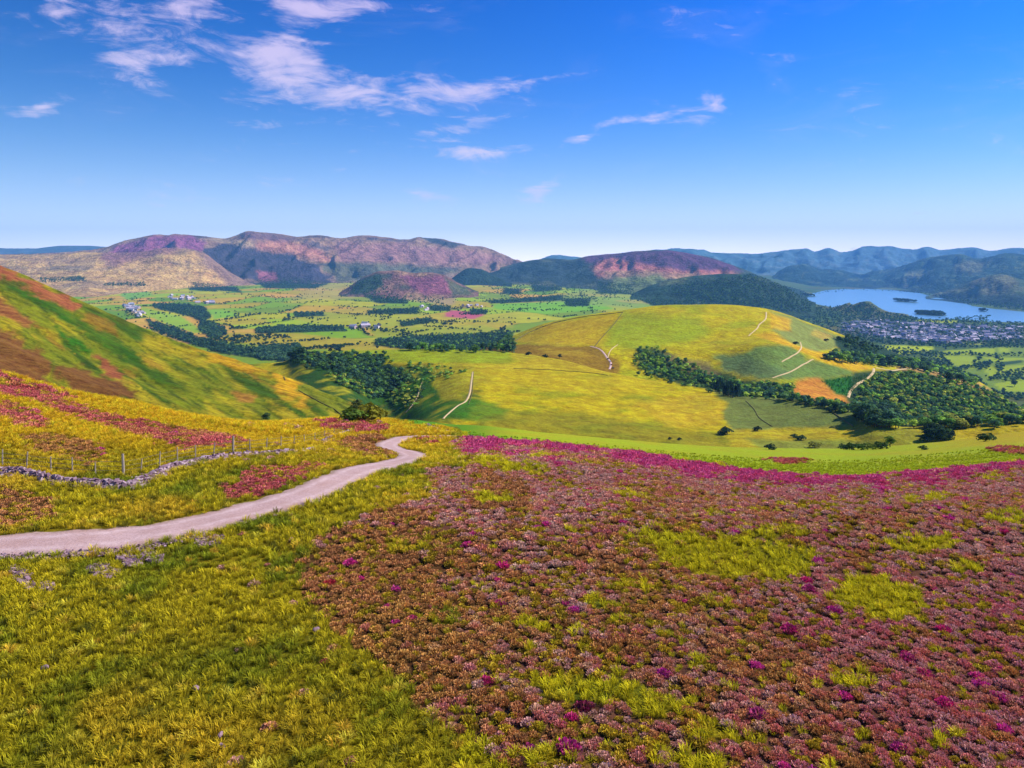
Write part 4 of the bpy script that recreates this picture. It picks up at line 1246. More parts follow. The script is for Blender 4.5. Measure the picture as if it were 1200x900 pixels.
# ------------------------------------------------------------------ scattering by geometry nodes (ground cover and far woods only)
def scatter(name, P, scale, rot, tint, variant, sources, label, squash=None):
    n = len(P)
    me = bpy.data.meshes.new(name)
    me.vertices.add(n); me.vertices.foreach_set('co', np.asarray(P, np.float32).ravel())
    def fa(nm, arr):
        at = me.attributes.new(nm, 'FLOAT', 'POINT'); at.data.foreach_set('value', np.asarray(arr, np.float32))
    sc = np.stack([scale, scale, scale if squash is None else scale * squash], -1).astype(np.float32)
    at = me.attributes.new('sc', 'FLOAT_VECTOR', 'POINT'); at.data.foreach_set('vector', sc.ravel())
    rt = np.zeros((n, 3), np.float32); rt[:, 2] = rot
    at = me.attributes.new('ro', 'FLOAT_VECTOR', 'POINT'); at.data.foreach_set('vector', rt.ravel())
    at = me.attributes.new('tint', 'FLOAT_COLOR', 'POINT')
    at.data.foreach_set('color', np.c_[np.clip(tint, 0, 1), np.ones(n)].astype(np.float32).ravel())
    at = me.attributes.new('va', 'INT', 'POINT'); at.data.foreach_set('value', np.asarray(variant, np.int32))
    o = link(name, me)
    g = bpy.data.node_groups.new(name, 'GeometryNodeTree')
    g.interface.new_socket(name='Geometry', in_out='INPUT', socket_type='NodeSocketGeometry')
    g.interface.new_socket(name='Geometry', in_out='OUTPUT', socket_type='NodeSocketGeometry')
    gi = g.nodes.new('NodeGroupInput'); go = g.nodes.new('NodeGroupOutput'); jn = g.nodes.new('GeometryNodeJoinGeometry')
    def named(nm, typ):
        a = g.nodes.new('GeometryNodeInputNamedAttribute'); a.data_type = typ; a.inputs['Name'].default_value = nm
        return a.outputs['Attribute']
    scs = named('sc', 'FLOAT_VECTOR'); ros = named('ro', 'FLOAT_VECTOR'); vas = named('va', 'INT')
    for k, src in enumerate(sources):
        so = bpy.data.objects.new(name + '_source', src)
        oi = g.nodes.new('GeometryNodeObjectInfo'); oi.inputs['Object'].default_value = so; oi.inputs['As Instance'].default_value = True
        ip = g.nodes.new('GeometryNodeInstanceOnPoints')
        cmp_ = g.nodes.new('FunctionNodeCompare'); cmp_.data_type = 'INT'; cmp_.operation = 'EQUAL'
        ia = [s_ for s_ in cmp_.inputs if s_.type == 'INT']
        g.links.new(vas, ia[0]); ia[1].default_value = k
        g.links.new(gi.outputs[0], ip.inputs['Points']); g.links.new(cmp_.outputs[0], ip.inputs['Selection'])
        g.links.new(oi.outputs['Geometry'], ip.inputs['Instance'])
        g.links.new(scs, ip.inputs['Scale']); g.links.new(ros, ip.inputs['Rotation'])
        g.links.new(ip.outputs[0], jn.inputs[0])
    g.links.new(jn.outputs[0], go.inputs[0])
    md = o.modifiers.new('scatter', 'NODES'); md.node_group = g
    tag(o, label, None, None, 'stuff')
    return o

# ------------------------------------------------------------------ moor vegetation
def moor_points(y0, y1, sp, seed, pad=0.84):
    rg = np.random.default_rng(seed)
    nx = int(2 * (pad * y1 + 14) / sp) + 2; ny = int((y1 - y0) / sp) + 1
    gx, gy = np.meshgrid((np.arange(nx) - nx / 2) * sp, y0 + np.arange(ny) * sp)
    gx = gx + rg.uniform(-0.5, 0.5, gx.shape) * sp; gy = gy + rg.uniform(-0.5, 0.5, gy.shape) * sp
    X = gx.ravel(); Y = gy.ravel()
    m = (np.abs(X) < pad * Y + 12) & (Y > y0) & (Y < y1)
    X, Y = X[m], Y[m]
    Z = MOOR.z(X, Y)
    px = X / Y * FOC + CX; py = (CAMZ - Z) / Y * FOC + CY
    return X, Y, Z, px, py

PP = PATHW
def path_dist(X, Y):
    best = np.full(len(X), 1e9)
    seg = PP[::3]
    for a, b in zip(seg[:-1], seg[1:]):
        e = b - a; L = e @ e
        t = np.clip(((X - a[0]) * e[0] + (Y - a[1]) * e[1]) / L, 0, 1)
        best = np.minimum(best, (X - a[0] - t * e[0]) ** 2 + (Y - a[1] - t * e[1]) ** 2)
    return np.sqrt(best)

heather = []; grass = []
for (y0, y1, sp, sd_, sch, scg) in [(15, 34, 0.28, 1, 0.45, 0.80), (34, 62, 0.38, 2, 0.58, 0.95), (62, 100, 0.60, 3, 0.90, 1.2), (100, 185, 1.1, 4, 1.55, 2.0)]:
    X, Y, Z, px, py = moor_points(y0, y1, sp, sd_)
    jr = np.random.default_rng(300 + sd_)
    zn = zone_at(px + jr.normal(size=len(px)) * 5, py + jr.normal(size=len(px)) * np.clip((py - 500) * 0.025, 0.3, 3))
    pdist = path_dist(X, Y)
    rg = np.random.default_rng(100 + sd_)
    u = rg.uniform(size=len(X))
    isH = (zn >= 1) & (zn <= 4) & (pdist > 2.0)
    # odd heather clumps in the grass near the heather, and grass gaps in the heather
    odd = (zn == 0) & (u < 0.015) & (px > 250)
    gap = isH & (u > 0.90) & (zn != 3)
    hs_ = (isH & ~gap) | (odd & (pdist > 2))
    gs_ = ((zn == 0) | gap | ((zn == 5) & (u < 1.15 - sstep(Y, 110, 183)))) & ~odd & (pdist > 1.3 + 0.5 * rg.uniform(size=len(X)))
    n = hs_.sum()
    c = np.where((zn[hs_] == 2)[:, None], HEATH_B[None], HEATH_P[None])
    c = np.where((zn[hs_] == 3)[:, None], HEATH_M[None], c); c = np.where((zn[hs_] == 4)[:, None], HEATH_V[None], c)
    f = fbm(X[hs_] / 3.0, Y[hs_] / 3.5, 151, 3); f2 = fbm(X[hs_] / 14, Y[hs_] / 18, 153, 3)
    bright = (rg.uniform(size=n) < 0.010 + 0.09 * sstep(f, 0.25, 0.55) * (px[hs_] > 700))[:, None]
    pinkish = np.clip(sstep(f, 0.05, 0.5) * 0.55 + sstep(px[hs_], 760, 1050) * sstep(py[hs_], 640, 760) * 0.45, 0, 1)[:, None]
    c = c * (1 - pinkish * 0.7) + C(226, 96, 112)[None] * pinkish * 0.7 * (zn[hs_] != 2)[:, None] + c * pinkish * 0.7 * (zn[hs_] == 2)[:, None]
    brown = (sstep(f2 + rg.uniform(-0.25, 0.25, n) - 0.14 * sstep(px[hs_], 760, 1050), 0.02, 0.45) * (zn[hs_] != 3))[:, None] * 0.75
    c = c * (1 - brown) + C(178, 130, 60)[None] * brown
    gold = (rg.uniform(size=n) + fbm(X[hs_] / 5, Y[hs_] / 7, 157, 3) * 0.5 < 0.20)[:, None] & (zn[hs_] != 3)[:, None]
    c = np.where(gold, C(164, 138, 30)[None], c)
    c = np.where(bright, C(216, 46, 120)[None], c)
    c = c * rg.uniform(0.72, 1.3, (n, 1)) * 2.15
    heather.append((np.c_[X[hs_], Y[hs_], Z[hs_]], sch * rg.uniform(0.6, 1.35, n), c, zn[hs_]))
    n = gs_.sum()
    Xg, Yg = X[gs_], Y[gs_]
    f = fbm(Xg / 3.5, Yg / 4.5, 161, 4); f3 = fbm(Xg / 9, Yg / 9, 163, 3)
    c = base_col(n, C(166, 150, 24))
    c = blend(c, sstep(f, -0.1, 0.3) * 0.9, C(104, 116, 22))
    c = blend(c, sstep(f3, 0.05, 0.4) * (1 - sstep(px[gs_], 520, 560)) * 0.7, C(206, 164, 40))
    c = blend(c, sstep(py[gs_], 690, 800) * (px[gs_] < 620) * 0.4, C(130, 122, 18))
    hi = fbm(Xg / 1.1, Yg / 1.3, 165, 2) > 0.38
    c = blend(c, hi * 0.85, C(216, 168, 50))
    c = blend(c, (rg.uniform(size=n) < 0.06) * 0.8, C(50, 58, 22))
    c = blend(c, sstep(555 - py[gs_], 0, 60) * (px[gs_] < 530) * 0.75, C(212, 162, 28))
    c = blend(c, (px[gs_] > 540) * 0.75, C(178, 166, 20))
    c = blend(c, (zn[gs_] == 5) * 0.85, C(136, 150, 22))
    c = blend(c, ((zn[gs_] == 5) & (px[gs_] < 640)) * 0.7, C(80, 128, 20))
    c = c * rg.uniform(0.75, 1.25, (n, 1)) * 2.15
    inH = (zn[gs_] != 0)
    grass.append((np.c_[Xg, Yg, Z[gs_]], scg * np.where(zn[gs_] == 5, 0.42, np.where(inH, 0.55, 0.8)) * rg.uniform(0.55, 1.3, n), c))

HP = np.concatenate([h[0] for h in heather]); HS = np.concatenate([h[1] for h in heather]); HC = np.concatenate([h[2] for h in heather]); HZN = np.concatenate([h[3] for h in heather])
GPn = np.concatenate([g[0] for g in grass]); GS = np.concatenate([g[1] for g in grass]); GC = np.concatenate([g[2] for g in grass])
rg = np.random.default_rng(200)
# the largest heather bushes in view become things of their own
hpx = HP[:, 0] / HP[:, 1] * FOC + CX; hpy = (CAMZ - HP[:, 2]) / HP[:, 1] * FOC + CY
inview = (hpx > 4) & (hpx < 1196) & (hpy > 520) & (hpy < 896) & (hpx > 330)
order = np.argsort(-(HS / HP[:, 1]) * inview)
single = order[:270]
keep = np.ones(len(HP), bool); keep[single] = False
scatter('heather', HP[keep], HS[keep], rg.uniform(0, 6.28, keep.sum()), HC[keep], rg.integers(0, 4, keep.sum()), HM_I, 'heather covering the moor', rg.uniform(0.6, 1.0, keep.sum()))
scatter('moor_grass', GPn, GS, rg.uniform(0, 6.28, len(GPn)), GC, rg.integers(0, 3, len(GPn)), GM_I, 'tufted yellow-green moor grass')

def heather_bush(p, s, col, label, group=None, sq=0.85):
    o = link('heather_bush', HM_O[random.randrange(4)])
    o.location = p; o.scale = (s, s, s * sq); o.rotation_euler = (0, 0, random.uniform(0, 6.28))
    o.color = (*[float(min(1, max(0, v))) for v in col], 1)
    tag(o, label, 'heather', group)
    return o
def look(c):
    r, g, b = c
    if r > 4 * g: return 'magenta'
    if b < 0.35 * g: return 'golden-brown'
    if r > 2.4 * g: return 'pink'
    if g > 0.6 * r: return 'brown'
    return 'dusky pink'
def third(v, a, b, n3):
    return n3[int(min(len(n3) - 1, max(0, (v - a) / (b - a) * len(n3))))]
for i in single:
    where = third(hpx[i], 330, 1200, ['at the left end', 'left of the middle', 'in the middle', 'right of the middle', 'at the right end'])
    row = third(hpy[i], 700, 900, ['upper', 'middle', 'lower'])
    lb = '%s heather bush on the %s part of the near slope, %s' % (look(HC[i]), row, where)
    heather_bush(HP[i], float(HS[i]), HC[i], lb, 'heather bushes of the near slope, %s, %s' % (row, where), random.uniform(0.6, 1.0))
MG = C(226, 40, 128)
for (x, y, s, c, lb) in [
    (945, 680, 1.2, MG, 'vivid magenta heather bush right of the long grass patch, upper of a close pair'),
    (948, 690, 1.2, C(190, 50, 120), 'magenta heather bush right of the long grass patch, lower of a close pair'),
    (978, 715, 1.2, C(196, 28, 136), 'violet-magenta heather bush at the left tip of the small triangular grass patch'),
    (925, 738, 1.3, C(200, 30, 116), 'large rich magenta heather bush standing alone below the long grass patch'),
    (1106, 738, 1.2, MG, 'magenta heather bush right of the small triangular grass patch'),
    (1064, 771, 1.1, C(210, 50, 130), 'bright pink heather bush in the right half of the slope, below the triangular grass patch'),
    (1108, 825, 1.2, MG, 'magenta heather bush low on the right side of the slope'),
    (1084, 790, 1.1, C(206, 50, 120), 'rose-pink heather bush between two magenta ones on the lower right slope'),
    (1055, 878, 1.0, C(206, 44, 140), 'magenta heather bush near the bottom edge, right of centre of the heather'),
    (888, 838, 1.2, C(200, 70, 130), 'pink heather bush on the lower slope right of a golden-green clump'),
    (666, 878, 1.5, C(200, 26, 128), 'vivid purple heather bush in the grass gap near the bottom edge'),
    (684, 829, 1.2, C(150, 34, 84), 'deep wine-red heather bush above the bottom grass gap'),
    (570, 798, 1.1, C(216, 40, 120), 'hot pink heather bush at the left side of the heather slope'),
    (586, 706, 1.0, C(206, 60, 130), 'small bright pink heather bush upper left in the slope'),
    (777, 789, 1.1, C(200, 40, 150), 'magenta heather bush right of the lower middle grass gap'),
    (1172, 818, 1.1, C(204, 50, 140), 'magenta heather bush close to the right edge of the photo'),
    (386, 682, 1.0, C(206, 40, 70), 'small crimson heather bush at the left rim of the heather'),
    (382, 774, 0.7, C(190, 80, 80), 'single reddish heather tuft out in the yellow grass left of the slope'),
    (27, 539, 0.9, C(190, 60, 160), 'small violet heather tuft beside the fence on the left'),
]:
    X, Y, Z, w_ = locate([x], [y + 3], [MOOR])
    heather_bush((X[0], Y[0], Z[0]), s * 0.62, c * 1.3, lb, None, 0.8)

# ------------------------------------------------------------------ loose stones, ruined wall, fence
def stone_verts(rg, n, P, S):
    """n irregular blocks (eight corners jittered), centred at P with sizes S"""
    base = np.array([(-1, -1, -1), (1, -1, -1), (1, 1, -1), (-1, 1, -1), (-1, -1, 1), (1, -1, 1), (1, 1, 1), (-1, 1, 1)], float) * 0.5
    V = base[None] * S[:, None, :] * rg.uniform(0.65, 1.15, (n, 8, 3))
    a = rg.uniform(0, 6.28, n); t = rg.uniform(-0.5, 0.5, n)
    ca, sa = np.cos(a)[:, None], np.sin(a)[:, None]; ct, st = np.cos(t)[:, None], np.sin(t)[:, None]
    x = V[..., 0] * ct - V[..., 2] * st; z = V[..., 0] * st + V[..., 2] * ct; y = V[..., 1]
    V = np.stack([x * ca - y * sa, x * sa + y * ca, z], -1) + P[:, None, :]
    f = np.array([(0, 3, 2, 1), (4, 5, 6, 7), (0, 1, 5, 4), (1, 2, 6, 5), (2, 3, 7, 6), (3, 0, 4, 7)])
    F = (f[None] + (np.arange(n) * 8)[:, None, None]).reshape(-1, 4)
    return V.reshape(-1, 3), F

def stone_mat(name, a, b_, c_):
    m, w, b = new_mat(name)
    j = w.new('ShaderNodeAttribute', attribute_name='j')
    cr = w.new('ShaderNodeValToRGB')
    cr.color_ramp.elements[0].color = (*a, 1); cr.color_ramp.elements[1].color = (*c_, 1)
    e = cr.color_ramp.elements.new(0.5); e.color = (*b_, 1)
    w.l.new(j.outputs['Fac'], cr.inputs[0]); w.l.new(cr.outputs[0], b.inputs['Base Color'])
    return m
sm = stone_mat('wall_stone', C(100, 72, 84), C(160, 128, 132), C(204, 178, 174))
sm2 = stone_mat('scree_stone', C(96, 68, 76), C(154, 120, 128), C(194, 162, 160))

def stones_along(poly, width, height, n, seed, smin, smax):
    rg = np.random.default_rng(seed)
    P = ribbon_pts(poly, [MOOR], 0.2)
    T = np.gradient(P, axis=0); T /= np.linalg.norm(T, axis=1, keepdims=True)
    N = np.stack([-T[:, 1], T[:, 0]], -1)
    i = rg.integers(0, len(P), n); o = rg.normal(size=n) * 0.5
    fall = 0.6 + 0.7 * np.abs(noise(i / 28.0, i * 0.0, seed))
    Q = P[i] + N[i] * (o * width * fall)[:, None]
    h = height * np.clip(1 - np.abs(o), 0, 1) * rg.uniform(0, 1, n) * (1.5 - fall)
    z = MOOR.z(Q[:, 0], Q[:, 1]) + h + 0.03
    S = rg.uniform(smin, smax, (n, 1)) * rg.uniform(0.6, 1.3, (n, 3)) * [1.2, 1, 0.6]
    V, F = stone_verts(rg, n, np.c_[Q, z], S)
    return V, F, np.repeat(rg.uniform(0, 1, n), 8)

wall_defs = [
    ('ruined drystone wall of pale purplish stones left of the path, tumbled into a heap', [(-60, 552), (0, 554), (25, 556), (50, 562), (75, 566), (100, 568), (125, 570), (150, 571), (172, 562), (200, 550), (230, 542), (262, 537)], 0.75, 0.45, 2600),
    ('low broken length of drystone wall half sunk among heather, farther along the fence', [(268, 536), (285, 535), (300, 534), (318, 533), (332, 532), (346, 530)], 0.6, 0.4, 420),
    ('small pale heap of wall stones short of the dark heather bank', [(354, 531), (362, 529), (372, 528)], 1.0, 0.4, 160),
    ('faint far stretch of pale drystone wall beyond the fence end', [(376, 521), (384, 516), (394, 512), (404, 508), (412, 505)], 0.8, 0.6, 260),
    ('pale bank of stones beside the far bend of the path', [(500, 498), (508, 501), (516, 504), (526, 507), (534, 510)], 1.0, 0.5, 300),
]
for lb, poly, wd, ht, n in wall_defs:
    V, F, j = stones_along(poly, wd, ht, n, len(poly) + n, 0.12, 0.30)
    e = bpy.data.objects.new('stone_wall', None); COL.objects.link(e)
    e.location = V.mean(0)
    tag(e, lb, 'stone wall')
    me = mesh_from('wall_stones', V - V.mean(0), F, sm, False, attrs={'j': ('FLOAT', j)})
    c = link('stones', me, e); c['kind'] = 'stuff'

def stone_patch(polys, n, seed, smin, smax, label):
    rg = np.random.default_rng(seed); Vs = []; 
    pts = []
    for poly in polys:
        P = np.asarray(poly, float)
        x = rg.uniform(P[:, 0].min(), P[:, 0].max(), n * 3); y = rg.uniform(P[:, 1].min(), P[:, 1].max(), n * 3)
        d = poly_sd(x, y, poly) + rg.normal(size=n * 3) * 1.5
        m = np.where(d > 0)[0][:n]
        pts.append(np.stack([x[m], y[m]], -1))
    p = np.concatenate(pts)
    X, Y, Z, w_ = locate(p[:, 0], p[:, 1], [MOOR])
    m = np.isfinite(Y); k = m.sum()
    S = rg.uniform(smin, smax, (k, 1)) * rg.uniform(0.6, 1.3, (k, 3)) * [1.2, 1, 0.6]
    V, F = stone_verts(rg, k, np.c_[X[m], Y[m], Z[m] + 0.10], S)
    o = link('loose_stones', mesh_from('loose_stones', V, F, sm2, False, attrs={'j': ('FLOAT', np.repeat(rg.uniform(0, 1, k), 8))}))
    tag(o, label, None, None, 'stuff')
stone_patch([[(228, 632), (245, 628), (262, 631), (250, 642), (232, 643)]], 120, 1, 0.08, 0.2, 'patch of purplish stones right of the path edge')
stone_patch([[(100, 668), (118, 662), (140, 672), (138, 680), (110, 678)], [(138, 655), (160, 654), (166, 664), (148, 666)], [(165, 650), (190, 656), (186, 662), (170, 658)]], 110, 2, 0.08, 0.2, 'stony patches scattered below the path')
stone_patch([[(10, 665), (24, 668), (40, 685), (38, 695), (26, 690)], [(48, 685), (62, 688), (58, 694), (50, 692)]], 90, 3, 0.08, 0.2, 'streak of purplish stones near the left edge')
stone_patch([[(0, 652), (60, 650), (130, 646), (180, 640), (230, 628), (225, 632), (180, 646), (130, 652), (60, 656), (0, 658)]], 700, 4, 0.05, 0.14, 'gravel spilled along the lower edge of the path')
for (x, y, lb, s) in [(52, 787, 'small pale stone alone in the grass at the far left', .35), (230, 811, 'lilac stone in the middle of the near grass', .38), (258, 866, 'flat pale stone low in the near grass, upper of two', .3), (260, 879, 'flat pale stone low in the near grass, lower of two', .28), (370, 742, 'pale lilac stone at the left rim of the heather', .4), (483, 566, 'small white stone in the grass beyond the bend', .4)]:
    rg = np.random.default_rng(x)
    X, Y, Z, w_ = locate([x], [y], [MOOR])
    V, F = stone_verts(rg, 1, np.zeros((1, 3)), np.array([[s * 0.75, s * 0.45, s * 0.45]]))
    # bevelled by one subdivision so that it reads as a worn stone
    o = link('stone', mesh_from('stone', V, F, sm2, False, attrs={'j': ('FLOAT', np.full(8, 0.65))}))
    o.location = (X[0], Y[0], Z[0] + s * 0.22 + 0.05)
    md = o.modifiers.new('worn', 'BEVEL'); md.width = s * 0.18; md.segments = 2
    tag(o, lb, 'stone')

wood = plain_mat('weathered_post', C(176, 158, 134), ns=14, amp=0.3)
wire = plain_mat('fence_wire', C(110, 104, 96), rough=0.5, ns=5, amp=0.1)
def fence():
    base = [(-30, 545, 1.15), (3, 548, 1.2), (31, 551, 1.2), (60, 554, 1.05), (85, 556, 1.1), (112, 558, 0.9), (145, 558, 1.45), (165, 554, 0.9), (187, 548, 1.1), (208, 543, 1.15), (229, 539, 1.1), (250, 536, 1.1), (273, 532, 1.4),
            (293, 530, 1.1), (312, 528, 1.1), (329, 525, 1.1), (344, 523, 1.1), (357, 520, 1.1), (369, 517, 1.1), (380, 514, 1.1), (391, 511, 1.1), (401, 507, 1.1)]
    e = bpy.data.objects.new('wire_fence', None); COL.objects.link(e)
    tag(e, 'weathered post and wire fence running behind the ruined stone wall', 'fence')
    X, Y, Z, w_ = locate([b[0] for b in base], [b[1] for b in base], [MOOR])
    e.location = (X[0], Y[0], Z[0])
    o0 = Vector(e.location)
    tops = []
    for i, b in enumerate(base):
        r = 0.085 if b[2] > 1.3 else 0.042
        h = b[2]
        lean = random.uniform(-0.08, 0.10) * h
        V, F = tube([(0, 0, -0.2), (lean * 0.5, 0, h * 0.5), (lean, 0.02, h)], [r * 1.1, r, r * 0.9], 7)
        me = bpy.data.meshes.new('post')
        fl = [tuple(q) for q in F] + [tuple(range(14, 21))]
        me.from_pydata([tuple(v) for v in V], [], fl); me.materials.append(wood)
        p = link('post', me, e)
        p.location = Vector((X[i], Y[i], Z[i])) - o0
        tops.append((X[i] + lean, Y[i], Z[i], h))
    for f in (0.35, 0.62, 0.9):
        pts = [(t[0] - o0.x, t[1] - o0.y, t[2] + 1.05 * f - o0.z) for t in tops]
        V, F = tube(pts, [0.012] * len(pts), 4)
        link('wire', mesh_from('wire', V, F, wire, True), e)
fence()

# ------------------------------------------------------------------ trees
ALLS = [FELL, PLAT, HILL, VAL] + [M[k] for k in ('crag', 'central', 'fells_right', 'spur_right', 'knoll', 'dark_knoll', 'massif', 'foothill')]
TEAL = [C(50, 78, 56), C(58, 88, 54), C(38, 60, 48), C(74, 100, 54)]
GREEN = [C(84, 116, 44), C(104, 132, 46), C(66, 98, 46), C(126, 142, 50), C(52, 76, 44), C(142, 144, 56)]
MIXED = TEAL + GREEN[:3]
tree_rec = []   # x, y, z, height, kind, tint, group index
groups = []
def wood(poly, n, hgt, pal, kinds, group, label, sheets=None, seed=None, soft=1.0):
    rg = np.random.default_rng(len(groups) + 500 if seed is None else seed)
    P = np.asarray(poly, float)
    g = len(groups); groups.append((group, label))
    xs = []; ys = []
    area_box = (P[:, 0].max() - P[:, 0].min() + 2) * (P[:, 1].max() - P[:, 1].min() + 2)
    x = rg.uniform(P[:, 0].min() - 1, P[:, 0].max() + 1, n * 8); y = rg.uniform(P[:, 1].min() - 1, P[:, 1].max() + 1, n * 8)
    d = poly_sd(x, y, poly) + rg.normal(size=n * 8) * soft * 0.5
    m = np.where(d > 0)[0][:n]
    X, Y, Z, w_ = locate(x[m], y[m], sheets)
    ok = np.isfinite(Y)
    for a, b, c in zip(X[ok], Y[ok], Z[ok]):
        k = kinds[rg.integers(len(kinds))]
        t = pal[rg.integers(len(pal))] * rg.uniform(0.65, 1.5) * (2.3 if len(pal) > 5 else 1.9)
        tree_rec.append((a, b, c, hgt * rg.uniform(0.6, 1.35), k, t, g))

# big wood on the right flank of the rounded hill
wood([(1014, 450), (1028, 441), (1060, 438), (1105, 443), (1150, 456), (1185, 472), (1210, 478), (1210, 497), (1130, 500), (1060, 502), (1020, 500), (1000, 488), (1002, 470)], 1900, 6.8, GREEN + TEAL[:2], [0, 1, 2], 'trees of the wood on the right flank of the rounded hill', 'tree in the big wood on the rounded hill', [PLAT, HILL], soft=3)
wood([(1000, 480), (1040, 478), (1060, 492), (1050, 502), (1015, 500)], 90, 11, TEAL, [0, 1], 'dark trees at the near left corner of the big wood', 'tree at the near left corner of the big wood', [PLAT, HILL])
wood([(985, 472), (1000, 484), (985, 484), (940, 474), (900, 466), (872, 464), (862, 458), (900, 457), (935, 467)], 200, 6, TEAL + GREEN[:2], [0, 1, 2], 'trees in the belt below the orange patch', 'tree in the belt below the orange bracken patch', [PLAT, HILL])
wood([(748, 412), (765, 410), (795, 424), (830, 440), (870, 450), (926, 454), (930, 464), (880, 467), (835, 455), (800, 449), (760, 440), (742, 425)], 620, 6, GREEN[:5] + TEAL[:2], [0, 1, 2, 4], 'trees in the gully before the rounded hill', 'tree in the gully below the rounded hill', [HILL, PLAT], soft=5)
wood([(836, 453), (850, 455), (868, 461), (866, 467), (845, 463), (835, 458)], 70, 10, [TEAL[2]], [3], 'block of conifers in the gully', 'conifer in the small dense block behind the ridge', [HILL, PLAT])
wood([(965, 420), (1000, 416), (1040, 420), (1080, 424), (1110, 432), (1150, 448), (1140, 453), (1105, 440), (1060, 432), (1028, 429), (990, 426)], 420, 11, TEAL + GREEN[:2], [0, 1, 2], 'trees behind the crest of the wooded ridge', 'tree behind the crest track of the wooded ridge', [HILL])
wood([(975, 397), (1000, 395), (1040, 408), (1030, 414), (995, 410)], 160, 9, TEAL, [3, 0], 'conifers on the far shoulder of the rounded hill', 'conifer on the far right shoulder of the rounded hill', [HILL])
wood([(963, 447), (1000, 441), (1018, 440), (1012, 450), (995, 464), (980, 460)], 260, 3.0, [C(36, 92, 30), C(48, 104, 34)], [3], 'young green plantation', 'young green conifer in the plantation beside the broad track', [HILL, PLAT])
# gully wood, left centre
wood([(342, 417), (400, 414), (445, 418), (452, 424), (440, 432), (480, 440), (468, 452), (450, 462), (440, 466), (430, 455), (405, 440), (372, 430)], 820, 6, TEAL + GREEN[:1], [0, 1, 2, 4], 'trees in the deep gully beyond the green fell', 'tree in the deep gully beyond the green fell', [PLAT], soft=7)
wood([(380, 438), (400, 440), (432, 458), (440, 470), (425, 464), (395, 450)], 90, 5, GREEN, [4, 0], 'bushes on the gully floor', 'bush on the floor of the deep gully', [PLAT, FELL])
wood([(480, 424), (520, 428), (545, 436), (500, 450), (490, 475), (465, 484), (455, 470), (470, 440)], 200, 3.5, GREEN, [4], 'scrub on the plateau edge', 'scrubby bush on the steep left edge of the plateau', [PLAT])
# tree belt behind the plateau
wood([(440, 398), (480, 395), (520, 392), (560, 392), (600, 390), (603, 412), (560, 413), (500, 411), (440, 405)], 900, 9, TEAL + GREEN[:2], [0, 1, 2, 3], 'trees of the belt behind the plateau', 'tree in the long belt of trees behind the plateau', None, soft=3)
wood([(300, 408), (330, 404), (352, 404), (356, 420), (320, 424), (300, 418)], 150, 11, TEAL, [0, 1, 2], 'trees behind the end of the green fell', 'tree in the clump just behind the end of the green fell', None)
for i, w_ in enumerate(DARKW):
    P = np.asarray(w_); a = 0.5 * abs(sum(P[k - 1][0] * P[k][1] - P[k][0] * P[k - 1][1] for k in range(len(P))))
    wood(w_, int(min(900, 40 + a * 1.2)), 9.5, TEAL, [0, 1, 2], 'trees of the valley woods', 'tree in one of the dark woods on the valley floor', [VAL] + list(M.values()) if P[:, 0].max() < 700 and P[:, 1].max() > 380 or P[:, 1].max() < 372 else None, seed=900 + i)
# around the town and the lake
wood([(930, 356), (1000, 362), (1060, 370), (1100, 376), (1210, 378), (1210, 406), (1120, 408), (1040, 404), (985, 396), (930, 372)], 2700, 13, TEAL, [0, 1, 2], 'trees in and around the town', 'tree in or around the far town by the lake', [VAL])
wood([(940, 362), (1000, 357), (1040, 367), (1080, 374), (1040, 378), (985, 376), (940, 374)], 700, 13, TEAL, [0, 1, 2], 'trees on the near shore of the lake', 'tree on the near shore of the lake', [VAL])
wood([(1000, 362), (1012, 354), (1026, 362), (1022, 370), (1004, 370)], 140, 15, TEAL, [0, 1], 'trees on the small wooded knoll by the lake', 'tree on the small wooded knoll at the near shore', [VAL])
wood([(1100, 374), (1160, 370), (1164, 378), (1105, 378)], 160, 14, TEAL, [0, 1], 'trees on the lake shore right of the islands', 'tree on the lake shore right of the islands', [VAL])
wood([(960, 405), (1040, 405), (1100, 412), (1100, 440), (1060, 430), (990, 420)], 420, 11, TEAL, [0, 1, 2], 'trees between the hill and the town', 'tree between the rounded hill and the town', [VAL])
wood([(1100, 414), (1120, 432), (1150, 446), (1160, 462), (1140, 452), (1095, 436)], 220, 12, TEAL, [0, 1, 2], 'trees beside the bright fields', 'tree on the left margin of the bright valley fields', [VAL])
for hk, hl in enumerate([[(1094, 415), (1140, 414), (1140, 416.5), (1094, 417)], [(1140, 415), (1205, 415), (1205, 418.5), (1140, 418)], [(1120, 432), (1165, 424), (1166, 427), (1124, 436)],
                         [(1150, 443), (1180, 437), (1210, 430), (1210, 434), (1160, 447)], [(1100, 406), (1200, 404), (1200, 408), (1100, 409)], [(1166, 418), (1176, 418), (1176, 436), (1168, 436)],
                         [(1162, 458), (1180, 460), (1210, 464), (1210, 470), (1180, 468)], [(1036, 411), (1092, 412), (1096, 417), (1040, 416)]]):
    wood(hl, 46, 12, TEAL, [0, 1, 2], 'hedge trees around the bright fields', 'hedge tree between the bright fields on the right', [VAL], seed=1400 + hk)
wood([(1138, 424), (1148, 420), (1162, 424), (1160, 434), (1145, 434)], 45, 13, TEAL, [0, 1], 'clump between the bright fields', 'tree in the clump between the bright valley fields', [VAL])
wood([(1168, 446), (1185, 436), (1210, 436), (1210, 444), (1180, 448)], 55, 13, TEAL, [0, 1], 'right-hand clump between the bright fields', 'tree in the right-hand clump between the bright valley fields', [VAL])
wood([(780, 336), (880, 322), (955, 345), (950, 366), (820, 364)], 2200, 14, TEAL, [0, 1, 2], 'trees on the wooded crag', 'tree on the wooded crag left of the lake', [M['crag'], M['central']])
